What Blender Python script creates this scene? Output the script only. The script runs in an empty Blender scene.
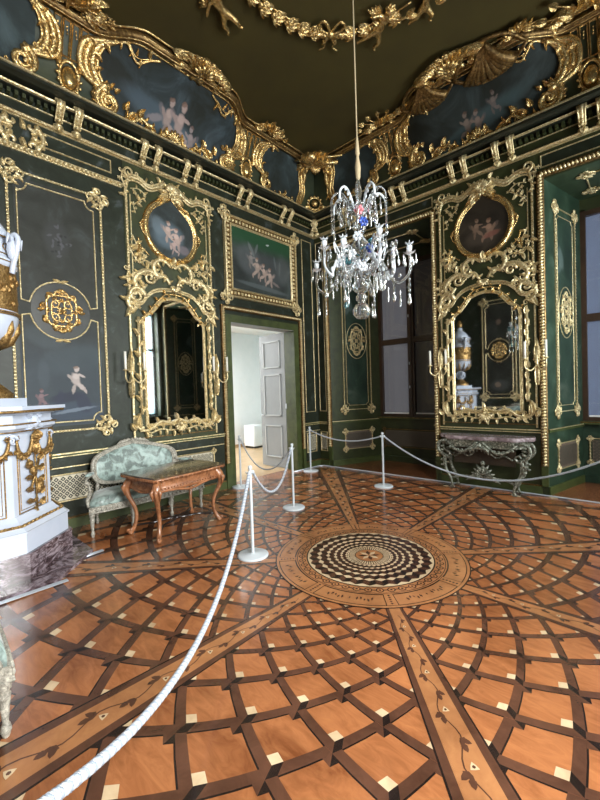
import bpy, math, random
from mathutils import Vector, Matrix
PI=math.pi; sin=math.sin; cos=math.cos; R=math.radians
random.seed(7)
scene=bpy.context.scene
COL=scene.collection
# ------------------------------------------------ camera, world, lights, exposure
cd=bpy.data.cameras.new('camera'); cam=bpy.data.objects.new('camera',cd); COL.objects.link(cam)
cd.sensor_fit='VERTICAL'; cd.sensor_height=24; cd.sensor_width=18; cd.lens=384.73/800*24
cd.clip_start=.05; cd.clip_end=100
cF=Vector((-.67801,.73473,-.02183)); cR=Vector((.7350,.67730,-.03224)); cU=Vector((.0089,.03791,.99924))
cam.matrix_world=Matrix(((cR.x,cU.x,-cF.x,5.3518),(cR.y,cU.y,-cF.y,-6.4018),(cR.z,cU.z,-cF.z,1.6),(0,0,0,1)))
scene.camera=cam
w=bpy.data.worlds.new('world'); scene.world=w; w.use_nodes=True
w.node_tree.nodes['Background'].inputs[0].default_value=(.55,.90,1,1); w.node_tree.nodes['Background'].inputs[1].default_value=2.6
def area(name,loc,rot,sx,sy,power,col,spread=180):
    l=bpy.data.lights.new(name,'AREA'); l.shape='RECTANGLE'; l.size=sx; l.size_y=sy; l.energy=power; l.color=col; l.spread=R(spread)
    o=bpy.data.objects.new(name,l); COL.objects.link(o); o.location=loc; o.rotation_euler=rot; return o
# daylight entering through the two tall windows of the right-hand wall (lights stand just outside the panes)
area('window_daylight',(7.36,-1.03,2.7),(0,R(88),0),3.1,1.6,170,(1,.985,.95))
area('window_daylight',(7.36,-5.25,2.95),(0,R(68),0),3.1,1.45,360,(1,.98,.95),150)
# daylight in the white room behind the door
area('side_room_daylight',(-3.0,-2.2,3.1),(0,R(0),0),2.5,3,210,(.95,.98,1))
vs=scene.view_settings; vs.view_transform='Standard'; vs.look='None'; vs.exposure=0.55; vs.gamma=1; vs.use_curve_mapping=False

# ------------------------------------------------ materials
def newmat(name):
    m=bpy.data.materials.new(name); m.use_nodes=True; nt=m.node_tree; return m,nt,nt.nodes['Principled BSDF']
def nd(nt,t,**k):
    n=nt.nodes.new(t)
    for a,b in k.items(): setattr(n,a,b)
    return n
def noise(nt,scale,detail=4,rough=.6,dist=0,vec=None):
    n=nd(nt,'ShaderNodeTexNoise'); n.inputs['Scale'].default_value=scale; n.inputs['Detail'].default_value=detail
    n.inputs['Roughness'].default_value=rough; n.inputs['Distortion'].default_value=dist
    if vec is not None: nt.links.new(vec,n.inputs['Vector'])
    return n
def ramp(nt,fac,stops):
    r=nd(nt,'ShaderNodeValToRGB'); e=r.color_ramp.elements
    while len(e)<len(stops): e.new(.5)
    for i,(p,c) in enumerate(stops): e[i].position=p; e[i].color=(*c,1)
    nt.links.new(fac,r.inputs[0]); return r.outputs[0]
def coords(nt,scale=(1,1,1),rot=(0,0,0),kind='Object'):
    t=nd(nt,'ShaderNodeTexCoord'); m=nd(nt,'ShaderNodeMapping'); m.inputs['Scale'].default_value=scale; m.inputs['Rotation'].default_value=rot
    nt.links.new(t.outputs[kind],m.inputs[0]); return m.outputs[0]
def bump(nt,b,h,strength=.3,dist=.01):
    n=nd(nt,'ShaderNodeBump'); n.inputs['Strength'].default_value=strength; n.inputs['Distance'].default_value=dist
    nt.links.new(h,n.inputs['Height']); nt.links.new(n.outputs[0],b.inputs['Normal'])
def mix(nt,fac,a,b,mode='MIX'):
    m=nd(nt,'ShaderNodeMix',data_type='RGBA',blend_type=mode)
    for s,v in ((0,fac),(6,a),(7,b)):
        if isinstance(v,(int,float)): m.inputs[s].default_value=v
        elif isinstance(v,tuple): m.inputs[s].default_value=(*v,1)
        else: nt.links.new(v,m.inputs[s])
    return m.outputs[2]
def simple(name,col,rough=.5,metal=0,nscale=0,c2=None,bmp=0,spec=.5,coat=0,detail=4,dist=0,stretch=(1,1,1)):
    m,nt,b=newmat(name)
    b.inputs['Roughness'].default_value=rough; b.inputs['Metallic'].default_value=metal; b.inputs['Specular IOR Level'].default_value=spec
    b.inputs['Coat Weight'].default_value=coat; b.inputs['Coat Roughness'].default_value=.12
    b.inputs['Base Color'].default_value=(*col,1)
    if nscale:
        n=noise(nt,nscale,detail,.6,dist,coords(nt,stretch))
        if c2: nt.links.new(ramp(nt,n.outputs[0],[(.32,col),(.68,c2)]),b.inputs['Base Color'])
        if bmp: bump(nt,b,n.outputs[0],bmp,.01)
    return m
M={}
def gilt(name,c1,c2,c3,rough,metal,sc=42,b_=.9):
    m,nt,b=newmat(name); P=coords(nt); n=noise(nt,sc,5,.7,.8,P)
    vo=nd(nt,'ShaderNodeTexVoronoi',feature='F1'); vo.inputs['Scale'].default_value=sc*.9; 
    wv=nd(nt,'ShaderNodeVectorMath',operation='MULTIPLY_ADD'); nt.links.new(n.outputs['Color'],wv.inputs[0]); wv.inputs[1].default_value=(.02,.02,.02); nt.links.new(P,wv.inputs[2]); nt.links.new(wv.outputs[0],vo.inputs['Vector'])
    nt.links.new(ramp(nt,n.outputs[0],[(.36,c1),(.52,c2),(.66,c3)]),b.inputs['Base Color'])
    ad=nd(nt,'ShaderNodeMath',operation='ADD'); nt.links.new(vo.outputs['Distance'],ad.inputs[0]); nt.links.new(n.outputs[0],ad.inputs[1])
    bump(nt,b,ad.outputs[0],b_*.45,.012); b.inputs['Roughness'].default_value=rough; b.inputs['Metallic'].default_value=metal; return m
M['gold']=gilt('gilding',(.34,.215,.07),(.66,.46,.19),(.95,.78,.46),.27,.85)
M['gold_smooth']=gilt('burnished_gilding',(.50,.34,.13),(.70,.50,.21),(.86,.66,.33),.24,.9,18,.12)
M['gold_pale']=gilt('pale_gilding',(.36,.27,.12),(.74,.60,.33),(.97,.88,.62),.30,.62,50)
M['gold_dark']=gilt('brown_and_gap_shade_gilding',(.07,.040,.014),(.17,.10,.035),(.44,.28,.10),.42,.7,30,.5)  # dark brown gilding, also used as painted-in shade below the beads
M['green']=simple('green_lacquer',(.016,.021,.006),.5,0,5,(.036,.045,.013),.04)
M['green_trim']=simple('green_paint_trim',(.030,.040,.009),.5,0,7,(.060,.078,.020),.05)
M['green_reveal']=simple('green_marbled_reveal',(.018,.033,.015),.5,0,6,(.036,.062,.031),.04,dist=1)
M['black']=simple('dark_moulding',(.008,.010,.007),.4,0,8,(.015,.018,.012),coat=.2)
M['ceil']=simple('olive_ceiling_canvas',(.036,.026,.0015),.8,0,1.2,(.050,.037,.003),.05)
M['cove']=simple('cove_green',(.016,.026,.014),.5,0,4,(.040,.048,.020),.05)
M['cherry']=None
def wood(name,c1,c2,rough=.25,scale=6,stretch=(1,6,1),coat=.4,rot=(0,0,0)):
    m,nt,b=newmat(name)
    v=coords(nt,stretch,rot); n=noise(nt,scale,6,.65,1.2,v); n2=noise(nt,scale*.35,3,.5,.5,coords(nt))
    c=ramp(nt,n.outputs[0],[(.3,c1),(.7,c2)]); c=mix(nt,.35,c,ramp(nt,n2.outputs[0],[(.35,tuple(x*.62 for x in c1)),(.65,tuple(min(1,x*1.25) for x in c2))]))
    nt.links.new(c,b.inputs['Base Color']); b.inputs['Roughness'].default_value=rough
    b.inputs['Coat Weight'].default_value=coat; b.inputs['Coat Roughness'].default_value=.1
    bump(nt,b,n.outputs[0],.04,.005)
    return m
M['cherry']=wood('cherry_parquet',(.17,.052,.017),(.40,.155,.058),.24,5,(1,3.2,1),.35,(0,0,.6))
M['walnut']=wood('walnut_inlay',(.050,.021,.012),(.105,.045,.026),.24,9,(1,1,1),.35)
M['ebony']=wood('ebony_inlay',(.010,.006,.005),(.02,.012,.010),.24,9,(1,1,1),.3)
M['maple']=wood('maple_inlay',(.44,.31,.18),(.60,.46,.29),.24,9,(1,1,1),.35)
M['band']=wood('band_cherry',(.26,.105,.040),(.38,.17,.068),.24,9,(1,1,1),.35)
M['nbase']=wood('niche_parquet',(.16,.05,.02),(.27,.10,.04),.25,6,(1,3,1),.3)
M['oakfloor']=wood('pale_oak_boards',(.42,.28,.14),(.52,.36,.20),.4,4,(1,5,1),.1)
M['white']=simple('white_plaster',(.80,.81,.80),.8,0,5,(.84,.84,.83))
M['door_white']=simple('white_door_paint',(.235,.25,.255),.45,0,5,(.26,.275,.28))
M['lit_panel_moulding']=simple('lit_tone_door_moulding',(.42,.44,.44),.4)  # paler tone stands in for light catching the raised door mouldings
M['post']=simple('white_powder_coat',(.50,.54,.57),.35)
M['rope']=simple('white_twisted_cord',(.34,.37,.42),.8,0,300,(.50,.53,.57),.3)
M['rope_shade']=simple('groove_shade_cord_strand',(.22,.26,.32),.85,0,300,(.30,.34,.41),.3)  # blue-grey strand paints in the shade between the twisted strands
M['rope_core_shade']=simple('groove_shade_cord_core',(.10,.13,.19),.9)  # dark core colour stands in for shade deep in the rope grooves
M['tan_rope']=simple('tan_cord',(.34,.27,.16),.8,0,100,(.45,.36,.22),.3)
M['cable']=simple('pale_metal_strip',(.62,.68,.76),.3,.5)
M['glass_mirror']=simple('mirror_silver',(.60,.62,.62),.03,1.0)
M['stove']=simple('white_glazed_faience',(.46,.52,.63),.18,0,3,(.52,.57,.67),coat=.6)
M['stove_gold']=gilt('stove_gilding',(.15,.085,.028),(.34,.205,.072),(.62,.42,.17),.36,.75,60,.8)
def marble(name,c1,c2,c3,scale,rough=.15,st=(1,1,1)):
    m,nt,b=newmat(name); n=noise(nt,scale,9,.68,1.6,coords(nt,st,(0,.5,.4)))
    nt.links.new(ramp(nt,n.outputs[0],[(.36,c1),(.48,c2),(.60,c3)]),b.inputs['Base Color']); b.inputs['Roughness'].default_value=rough
    b.inputs['Coat Weight'].default_value=.4; return m
M['marble']=marble('violet_veined_marble',(.030,.018,.020),(.085,.058,.065),(.30,.25,.28),7.5,st=(1,1,2.6))
M['console_marble']=marble('pink_grey_marble',(.16,.12,.13),(.26,.20,.21),(.42,.35,.37),8)
M['deskwood']=wood('carved_walnut_desk',(.115,.042,.018),(.40,.17,.075),.26,26,(1,1,1),.4)
M['desktop']=wood('dark_inlaid_desk_top',(.035,.022,.012),(.10,.065,.035),.12,14,(1,1,1),.8)
M['sofa_frame']=gilt('grey_painted_carving',(.16,.15,.125),(.34,.32,.27),(.60,.57,.48),.5,.1,55,.6)
def silk():
    m,nt,b=newmat('pale_green_silk_damask'); n=noise(nt,9,3,.55,.8,coords(nt)); n2=noise(nt,60,3,.6,0,coords(nt))
    c=ramp(nt,n.outputs[0],[(.42,(.075,.10,.09)),(.50,(.22,.29,.265)),(.62,(.36,.47,.44))]); c=mix(nt,.25,c,ramp(nt,n2.outputs[0],[(.3,(.12,.16,.15)),(.7,(.42,.52,.48))]))
    nt.links.new(c,b.inputs['Base Color']); b.inputs['Roughness'].default_value=.42; b.inputs['Sheen Weight'].default_value=.4; bump(nt,b,n.outputs[0],.3,.01); return m
M['silk']=silk()
M['console_frame']=gilt('silvered_green_carving',(.04,.045,.03),(.17,.18,.14),(.66,.65,.55),.38,.35,40,.6)
M['dark_iron']=simple('dark_hardware',(.02,.018,.015),.5,.4)
M['winframe']=wood('dark_brown_window_frame',(.030,.016,.009),(.055,.028,.015),.4,8,(1,1,1),.2)
def glassy(name,col,tr=.72,rough=.06):
    m,nt,b=newmat(name); b.inputs['Base Color'].default_value=(*col,1); b.inputs['Transmission Weight'].default_value=tr; b.inputs['Roughness'].default_value=rough; b.inputs['IOR'].default_value=1.5; return m
M['crystal']=glassy('crystal_glass',(.95,.98,1),.96,.03)
M['crystal_milk']=glassy('milky_glass',(.88,.94,.99),.45,.12)
M['crystal_blue']=glassy('blue_glass',(.10,.2,.75),.5)
M['crystal_pink']=glassy('pink_glass',(.85,.3,.34),.3,.2)
M['crystal_teal']=glassy('teal_glass',(.15,.42,.48),.5)
M['candle']=simple('ivory_candle',(.78,.76,.68),.5)
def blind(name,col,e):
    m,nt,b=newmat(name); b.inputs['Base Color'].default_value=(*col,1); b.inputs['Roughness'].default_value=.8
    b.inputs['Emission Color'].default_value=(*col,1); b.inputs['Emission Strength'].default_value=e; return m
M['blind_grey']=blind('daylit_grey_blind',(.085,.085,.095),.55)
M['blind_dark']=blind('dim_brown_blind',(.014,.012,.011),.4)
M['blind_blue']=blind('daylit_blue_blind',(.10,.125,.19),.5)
M['blind_bright']=blind('bright_window_sky',(.55,.85,.95),2.2)
m,nt,b=newmat('window_glass'); b.inputs['Transmission Weight'].default_value=1; b.inputs['Roughness'].default_value=.02; b.inputs['Base Color'].default_value=(1,1,1,1); b.inputs['IOR'].default_value=1.1; M['pane']=m
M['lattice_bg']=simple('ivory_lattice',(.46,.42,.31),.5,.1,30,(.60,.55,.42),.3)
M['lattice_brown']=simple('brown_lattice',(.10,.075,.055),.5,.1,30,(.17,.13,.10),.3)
M['console_lattice']=simple('dark_console_lattice',(.030,.020,.012),.5,.1,30,(.055,.038,.024),.3)
M['lattice_dk']=simple('lattice_diamond',(.03,.032,.024),.5,0)
# painted surface: cloudy ground with soft figures (u,v blobs: u,v,ru,rv,angle,colour,opacity)
def painted(name,dark,mid,light,blobs=(),scale=1.3,rough=.6,grad=None,lim=(.35,.55,.75),edge=(.58,1.12)):
    m,nt,b=newmat(name); b.inputs['Roughness'].default_value=rough; b.inputs['Specular IOR Level'].default_value=.35
    tc=nd(nt,'ShaderNodeTexCoord'); P=tc.outputs['Object']
    n=noise(nt,scale,7,.62,.6,P)
    col=ramp(nt,n.outputs[0],[(lim[0],dark),(lim[1],mid),(lim[2],light)])
    wn=noise(nt,26,3,.6,0,P); wv=nd(nt,'ShaderNodeVectorMath',operation='MULTIPLY_ADD')
    nt.links.new(wn.outputs['Color'],wv.inputs[0]); wv.inputs[1].default_value=(.030,.030,.0); nt.links.new(P,wv.inputs[2])
    if grad:
        sx=nd(nt,'ShaderNodeSeparateXYZ'); nt.links.new(P,sx.inputs[0]); mr=nd(nt,'ShaderNodeMapRange',interpolation_type='SMOOTHSTEP'); nt.links.new(sx.outputs[1],mr.inputs[0])
        mr.inputs[1].default_value=grad[0]; mr.inputs[2].default_value=grad[1]; mr.inputs[3].default_value=0; mr.inputs[4].default_value=grad[3]
        col=mix(nt,mr.outputs[0],col,grad[2])
    for (u,v,ru,rv,ang,c,op) in blobs:
        mp=nd(nt,'ShaderNodeMapping',vector_type='TEXTURE'); mp.inputs['Location'].default_value=(u+.015,v+.015,0); mp.inputs['Rotation'].default_value=(0,0,R(ang)); mp.inputs['Scale'].default_value=(ru,rv,1e3)
        nt.links.new(wv.outputs[0],mp.inputs[0]); ln=nd(nt,'ShaderNodeVectorMath',operation='LENGTH'); nt.links.new(mp.outputs[0],ln.inputs[0])
        mr=nd(nt,'ShaderNodeMapRange',interpolation_type='SMOOTHSTEP'); nt.links.new(ln.outputs['Value'],mr.inputs[0])
        mr.inputs[1].default_value=edge[0]; mr.inputs[2].default_value=edge[1]; mr.inputs[3].default_value=op; mr.inputs[4].default_value=0
        col=mix(nt,mr.outputs[0],col,c)
    nt.links.new(col,b.inputs['Base Color']); return m

def child(u,v,s,c,seed,op=.92,wing=True):
    """paint blobs of a small seated putto at (u,v), height about s"""
    r=random.Random(seed); f=1 if r.random()<.5 else -1; sh=lambda k: tuple(x*k for x in c); B=[]
    if wing: B.append((u-f*.22*s,v+.12*s,.20*s,.10*s,-50*f,(c[0]*.55,c[1]*.62,c[2]*.72),.55))
    a=r.uniform(-20,20)
    B+=[(u,v,.15*s,.26*s,a,sh(.95),op),(u+f*.03*s,v+.12*s,.13*s,.12*s,a,sh(1.12),op),
        (u+f*.05*s,v+.36*s,.095*s,.11*s,0,sh(1.08),op),(u+f*.02*s,v+.43*s,.10*s,.06*s,10*f,(c[0]*.45,c[1]*.36,c[2]*.30),.8),
        (u+f*.20*s,v+.14*s,.15*s,.05*s,r.uniform(-40,50)*f,sh(1.02),op),(u-f*.16*s,v+.08*s,.06*s,.16*s,r.uniform(10,50)*f,sh(.8),op),
        (u+f*.17*s,v-.24*s,.19*s,.085*s,r.uniform(-50,-10)*f,sh(1.05),op),(u-f*.06*s,v-.32*s,.07*s,.20*s,r.uniform(-25,25),sh(.78),op),
        (u+f*.30*s,v-.38*s,.05*s,.13*s,r.uniform(-20,20),sh(.9),op)]
    return B
# ------------------------------------------------ mesh builder
def V(*a): return Vector(a)
class MB:
    def __init__(s): s.v=[]; s.f=[]; s.m=[]; s.s=[]
    def add(s,vs,fs,mi=0,sm=False):
        o=len(s.v); s.v+= [tuple(p) for p in vs]
        for f in fs: s.f.append([i+o for i in f]); s.m.append(mi); s.s.append(sm)
    def box(s,x0,x1,y0,y1,z0,z1,mi=0):
        x0,x1=sorted((x0,x1)); y0,y1=sorted((y0,y1)); z0,z1=sorted((z0,z1))
        s.add([(x0,y0,z0),(x1,y0,z0),(x1,y1,z0),(x0,y1,z0),(x0,y0,z1),(x1,y0,z1),(x1,y1,z1),(x0,y1,z1)],
              [(0,3,2,1),(4,5,6,7),(0,1,5,4),(1,2,6,5),(2,3,7,6),(3,0,4,7)],mi); return s
    def ell(s,c,r,ang=0,seg=8,rings=5,mi=0,axis='z'):
        vs=[];fs=[]; ca,sa=cos(ang),sin(ang)
        for i in range(rings+1):
            t=PI*i/rings
            for j in range(seg):
                p=2*PI*j/seg; x=r[0]*sin(t)*cos(p); y=r[1]*sin(t)*sin(p); z=r[2]*cos(t)
                if axis=='z': x,y=x*ca-y*sa,x*sa+y*ca
                elif axis=='y': x,z=x*ca-z*sa,x*sa+z*ca
                else: y,z=y*ca-z*sa,y*sa+z*ca
                vs.append((c[0]+x,c[1]+y,c[2]+z))
        for i in range(rings):
            for j in range(seg):
                a=i*seg+j; b=i*seg+(j+1)%seg; fs.append((a,a+seg,b+seg,b))
        s.add(vs,fs,mi,True); return s
    def tube(s,pts,r,seg=6,closed=False,mi=0,flat=1.0,caps=True,up=None):
        pts=[Vector(p) for p in pts]; n=len(pts)
        if n<2: return s
        if not hasattr(r,'__len__'): r=[r]*n
        vs=[];fs=[]; N=None
        for i,p in enumerate(pts):
            if closed: t=pts[(i+1)%n]-pts[i-1]
            else: t=pts[min(i+1,n-1)]-pts[max(i-1,0)]
            if t.length<1e-9: t=Vector((0,0,1))
            t.normalize()
            if up is not None:
                N=Vector(up)-t*t.dot(Vector(up))
                if N.length<1e-4: N=t.orthogonal()
            elif N is None: N=t.orthogonal()
            else:
                N=N-t*t.dot(N)
                if N.length<1e-6: N=t.orthogonal()
            N.normalize(); B=t.cross(N)
            for j in range(seg):
                a=2*PI*j/seg; vs.append(p+N*(cos(a)*r[i]*flat)+B*(sin(a)*r[i]))
        for i in range(n if closed else n-1):
            for j in range(seg):
                a=i*seg+j; b=i*seg+(j+1)%seg; c=((i+1)%n)*seg+(j+1)%seg; d=((i+1)%n)*seg+j; fs.append((a,b,c,d))
        if not closed and caps: fs.append(tuple(range(seg))[::-1]); fs.append(tuple((n-1)*seg+j for j in range(seg)))
        s.add(vs,fs,mi,True); return s
    def lathe(s,prof,c=(0,0,0),seg=20,mi=0,flut=0,fd=0,sx=1,sy=1,a0=0,a1=2*PI):
        vs=[];fs=[]; full=abs(a1-a0-2*PI)<1e-6; ns=seg if full else seg+1
        for (r,z) in prof:
            for j in range(ns):
                a=a0+(a1-a0)*j/seg; rr=r*(1+fd*cos(flut*a)) if flut else r
                vs.append((c[0]+rr*cos(a)*sx,c[1]+rr*sin(a)*sy,c[2]+z))
        for i in range(len(prof)-1):
            for j in range(seg):
                a=i*ns+j; b=i*ns+(j+1)%ns; fs.append((a,b,b+ns,a+ns))
        s.add(vs,fs,mi,True)
        if full:
            s.add([vs[j] for j in range(ns)],[tuple(range(ns))[::-1]],mi); k=(len(prof)-1)*ns; s.add([vs[k+j] for j in range(ns)],[tuple(range(ns))],mi)
        return s
    def prism(s,poly,z0,z1,mi=0,T=None):
        n=len(poly); vs=[(x,y,z0) for x,y in poly]+[(x,y,z1) for x,y in poly]
        fs=[tuple(range(n))[::-1],tuple(range(n,2*n))]+[(i,(i+1)%n,n+(i+1)%n,n+i) for i in range(n)]
        if T: vs=[T(*p) for p in vs]
        s.add(vs,fs,mi); return s
    def poly(s,pts,mi=0): s.add(pts,[tuple(range(len(pts)))],mi); return s
    # sweep a profile [(across,height)] along a 2D path lying in the local xy plane
    def mold(s,path,prof,closed=True,mi=0,z=0,sm=False,zf=None):
        n=len(path); vs=[];fs=[]; k=len(prof)
        for i in range(n):
            p=Vector(path[i]); a=Vector(path[i-1]) if (closed or i>0) else None; b=Vector(path[(i+1)%n]) if (closed or i<n-1) else None
            d1=(p-a).normalized() if a is not None else None; d2=(b-p).normalized() if b is not None else None
            if d1 is None: d1=d2
            if d2 is None: d2=d1
            n1=Vector((-d1.y,d1.x)); n2=Vector((-d2.y,d2.x)); m=n1+n2
            if m.length<1e-6: m=n1
            m.normalize(); sc=1/max(.35,m.dot(n1))
            zz=z+(zf(p.x,p.y) if zf else 0)
            for (q,h) in prof: vs.append((p.x+m.x*q*sc,p.y+m.y*q*sc,zz+h))
        for i in range(n if closed else n-1):
            for j in range(k-1):
                a=i*k+j; b=((i+1)%n)*k+j; fs.append((a,a+1,b+1,b))
        s.add(vs,fs,mi,sm); return s
    def build(s,name,mats,parent=None,mat=None):
        if not isinstance(mats,(list,tuple)): mats=[mats]
        me=bpy.data.meshes.new(name); me.from_pydata(s.v,[],s.f)
        for m_ in mats: me.materials.append(M[m_] if isinstance(m_,str) else m_)
        me.polygons.foreach_set('material_index',s.m); me.polygons.foreach_set('use_smooth',s.s); me.update()
        o=bpy.data.objects.new(name,me); COL.objects.link(o)
        if parent is not None: o.parent=parent
        elif mat is not None: o.matrix_world=mat
        return o
def tag(o,label=None,cat=None,group=None,kind=None):
    if label: o['label']=label
    if cat: o['category']=cat
    if group: o['group']=group
    if kind: o['kind']=kind
    return o
def thing(name,label,cat,mat=None,group=None):
    o=bpy.data.objects.new(name,None); COL.objects.link(o); o.empty_display_size=.1
    if mat is not None: o.matrix_world=mat
    return tag(o,label,cat,group)
def struct(o,label=None,cat=None): o['kind']='structure'; tag(o,label,cat); return o
def frame(origin,U,Vv,N):
    return Matrix(((U[0],Vv[0],N[0],origin[0]),(U[1],Vv[1],N[1],origin[1]),(U[2],Vv[2],N[2],origin[2]),(0,0,0,1)))
def FA(u,v=0,n=0): return frame((n,u,v),(0,1,0),(0,0,1),(1,0,0))
def FB(u,v=0,n=0): return frame((u,-n,v),(1,0,0),(0,0,1),(0,-1,0))
YC=-6.6; XD=6.82; ZC=6.1
def FC(u,v=0,n=0): return frame((u,YC+n,v),(-1,0,0),(0,0,1),(0,1,0))
def FD(u,v=0,n=0): return frame((XD-n,u,v),(0,-1,0),(0,0,1),(-1,0,0))
def floorM(x,y,rz=0,z=0): return Matrix.Translation((x,y,z))@Matrix.Rotation(rz,4,'Z')
def copy_tree(o,parent=None):
    c=o.copy(); COL.objects.link(c)
    if parent is not None: c.parent=parent
    for ch in list(o.children): copy_tree(ch,c)
    return c

# ------------------------------------------------ ornament kit (local xy plane, z towards the room)
def crom(P,n=6,closed=False):
    P=[Vector(p) for p in P]; out=[]; k=len(P)
    rng=range(k) if closed else range(k-1)
    for i in rng:
        p1=P[i]; p2=P[(i+1)%k]; p0=P[i-1] if (closed or i>0) else p1*2-p2; p3=P[(i+2)%k] if (closed or i<k-2) else p2*2-p1
        for j in range(n):
            t=j/n; out.append(.5*((2*p1)+(p2-p0)*t+(2*p0-5*p1+4*p2-p3)*t*t+(3*p1-p0-3*p2+p3)*t**3))
    if not closed: out.append(P[-1])
    return out
def spiral(cx,cy,r0,r1,a0,turns,n=18,sgn=1):
    return [(cx+(r0+(r1-r0)*i/n)*cos(a0+sgn*2*PI*turns*i/n),cy+(r0+(r1-r0)*i/n)*sin(a0+sgn*2*PI*turns*i/n)) for i in range(n+1)]
Z0=lambda u,v:0.0
def stroke(mb,pts,r0,r1=None,z=.02,zf=Z0,seg=6,flat=.8,n=5,smooth=True,rm=None):
    P=crom(pts,n) if smooth else [Vector(p) for p in pts]; k=len(P); r1=r0 if r1 is None else r1
    rr=[]
    for i in range(k):
        t=i/(k-1); r=r0+(r1-r0)*t
        if rm: r=r+(rm-(r0+r1)/2)*sin(PI*t)
        rr.append(r)
    mb.tube([(p[0],p[1],z+zf(p[0],p[1])) for p in P],rr,seg,flat=flat,up=(0,0,1))
def leaf(mb,x,y,ang,L,W,H=.02,z=.01,zf=Z0,curl=0,n=7,lobes=3):
    vs=[];fs=[]; a=ang; px,py=x,y
    for i in range(n+1):
        t=i/n; wd=W*(sin(PI*min(1,.12+.88*t)**.8) )*(1+.28*abs(sin(lobes*PI*t))) if i<n else .001
        nx,ny=-sin(a),cos(a); zz=zf(px,py)
        hz=z+H*sin(PI*(.15+.75*t))
        vs+=[(px+nx*wd,py+ny*wd,z+zz),(px+nx*wd*.5,py+ny*wd*.5,hz+zz+H*.45),(px,py,hz+zz*1),(px-nx*wd*.5,py-ny*wd*.5,hz+zz+H*.45),(px-nx*wd,py-ny*wd,z+zz)]
        a+=curl/n; px+=cos(a)*L/n; py+=sin(a)*L/n
    for i in range(n):
        for j in range(4): q=i*5+j; fs.append((q,q+1,q+6,q+5))
    mb.add(vs,fs,0,False)
def rosette(mb,x,y,r,z=.01,zf=Z0,pet=6,a0=0):
    zz=z+zf(x,y)
    for i in range(pet):
        a=a0+2*PI*i/pet; mb.ell((x+cos(a)*r*.58,y+sin(a)*r*.58,zz+r*.12),(r*.42,r*.28,r*.22),a,6,4)
    mb.ell((x,y,zz+r*.25),(r*.26,r*.26,r*.28),0,6,4)
def shell(mb,x,y,ang,r,z=.01,zf=Z0,ribs=7,spread=2.4,H=.04):
    for i in range(ribs):
        a=ang-spread/2+spread*i/(ribs-1); l=r*(1-.16*abs(2*i/(ribs-1)-1))
        pts=[(x+cos(a)*l*t,y+sin(a)*l*t) for t in (.08,.4,.75,1)]
        mb.tube([(p[0],p[1],z+zf(*p)+H*(.4+.6*sin(PI*.8*t))) for p,t in zip(pts,(.08,.4,.75,1))],[r*.05,r*.12,r*.17,r*.10],5,flat=.6,up=(0,0,1))
def cscroll(mb,x,y,s,ang=0,flip=1,z=.02,zf=Z0,th=.1,leaves=True):
    """C-scroll of size s: two volutes joined by an arc"""
    P=[]; 
    P+=[(cos(t),sin(t)) for t in [PI*.75+PI*1.6*(1-i/8) for i in range(9)]]
    a=[(.30*p[0]*(.25+.75*i/8),.55+.28*p[1]*(.25+.75*i/8)) for i,p in enumerate(P)]
    b=[(q[0],-q[1]) for q in a[::-1]]
    pts=a+[(-.55,.0)]+b if False else a+[(-.50,.25),(-.56,0),(-.50,-.25)]+b
    ca,sa=cos(ang),sin(ang)
    pts=[((p[0]*flip*ca-p[1]*sa)*s+x,(p[0]*flip*sa+p[1]*ca)*s+y) for p in pts]
    stroke(mb,pts,s*th*.5,s*th*.5,z,zf,5,rm=s*th*1.05,n=2)
    if leaves:
        for (px,py,aa) in ((-.5,.3,2.4),(-.55,0,3.3),(-.5,-.3,3.9)):
            X=(px*flip*ca-py*sa)*s+x; Y=(px*flip*sa+py*ca)*s+y; A=(aa if flip>0 else PI-aa)+ang
            leaf(mb,X,Y,A,s*.3,s*.09,s*.06,z,zf,curl=.8*flip,n=4,lobes=2)
def corner_orn(mb,x,y,sx,sy,s,z=.01,zf=Z0):
    """pierced rococo cluster at a frame corner; sx,sy point outwards"""
    A=math.atan2(sy,sx); s=s*1.15
    rosette(mb,x,y,s*.26,z,zf,5)
    for k in range(4):
        a=A+PI/4+k*PI/2; cx,cy=x+cos(a)*s*.50,y+sin(a)*s*.50
        stroke(mb,spiral(cx,cy,s*.34,s*.08,a+PI,1.15,10,1 if k%2 else -1),s*.09,s*.055,z+.004,zf,4,n=1,smooth=False)
    for d,l in ((0,.95),(PI/2,.75),(-PI/2,.75),(PI*.80,1.15),(-PI*.80,1.15),(PI*.27,.95),(-PI*.27,.95),(PI,.6)):
        leaf(mb,x+cos(A+d)*s*.30,y+sin(A+d)*s*.30,A+d,s*l*.55,s*.12,s*.07,z,zf,curl=1.1*(1 if d>0 else -1),n=5,lobes=2)
def gadroon(mb,pts,step,r,z=.0,zf=Z0,slant=.6,w=1.0,seg=6,rings=4,n=None):
    """row of slanted beads along a polyline"""
    for i in range(len(pts)-1):
        a=Vector(pts[i]); b=Vector(pts[i+1]); L=(b-a).length; k=max(1,int(L/step)); d=(b-a)/k; an=math.atan2(d.y,d.x)
        for j in range(k):
            p=a+d*(j+.5); mb.ell((p.x,p.y,z+zf(p.x,p.y)),(step*.52,r*w,r*.8),an+slant,seg,rings)
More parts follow.
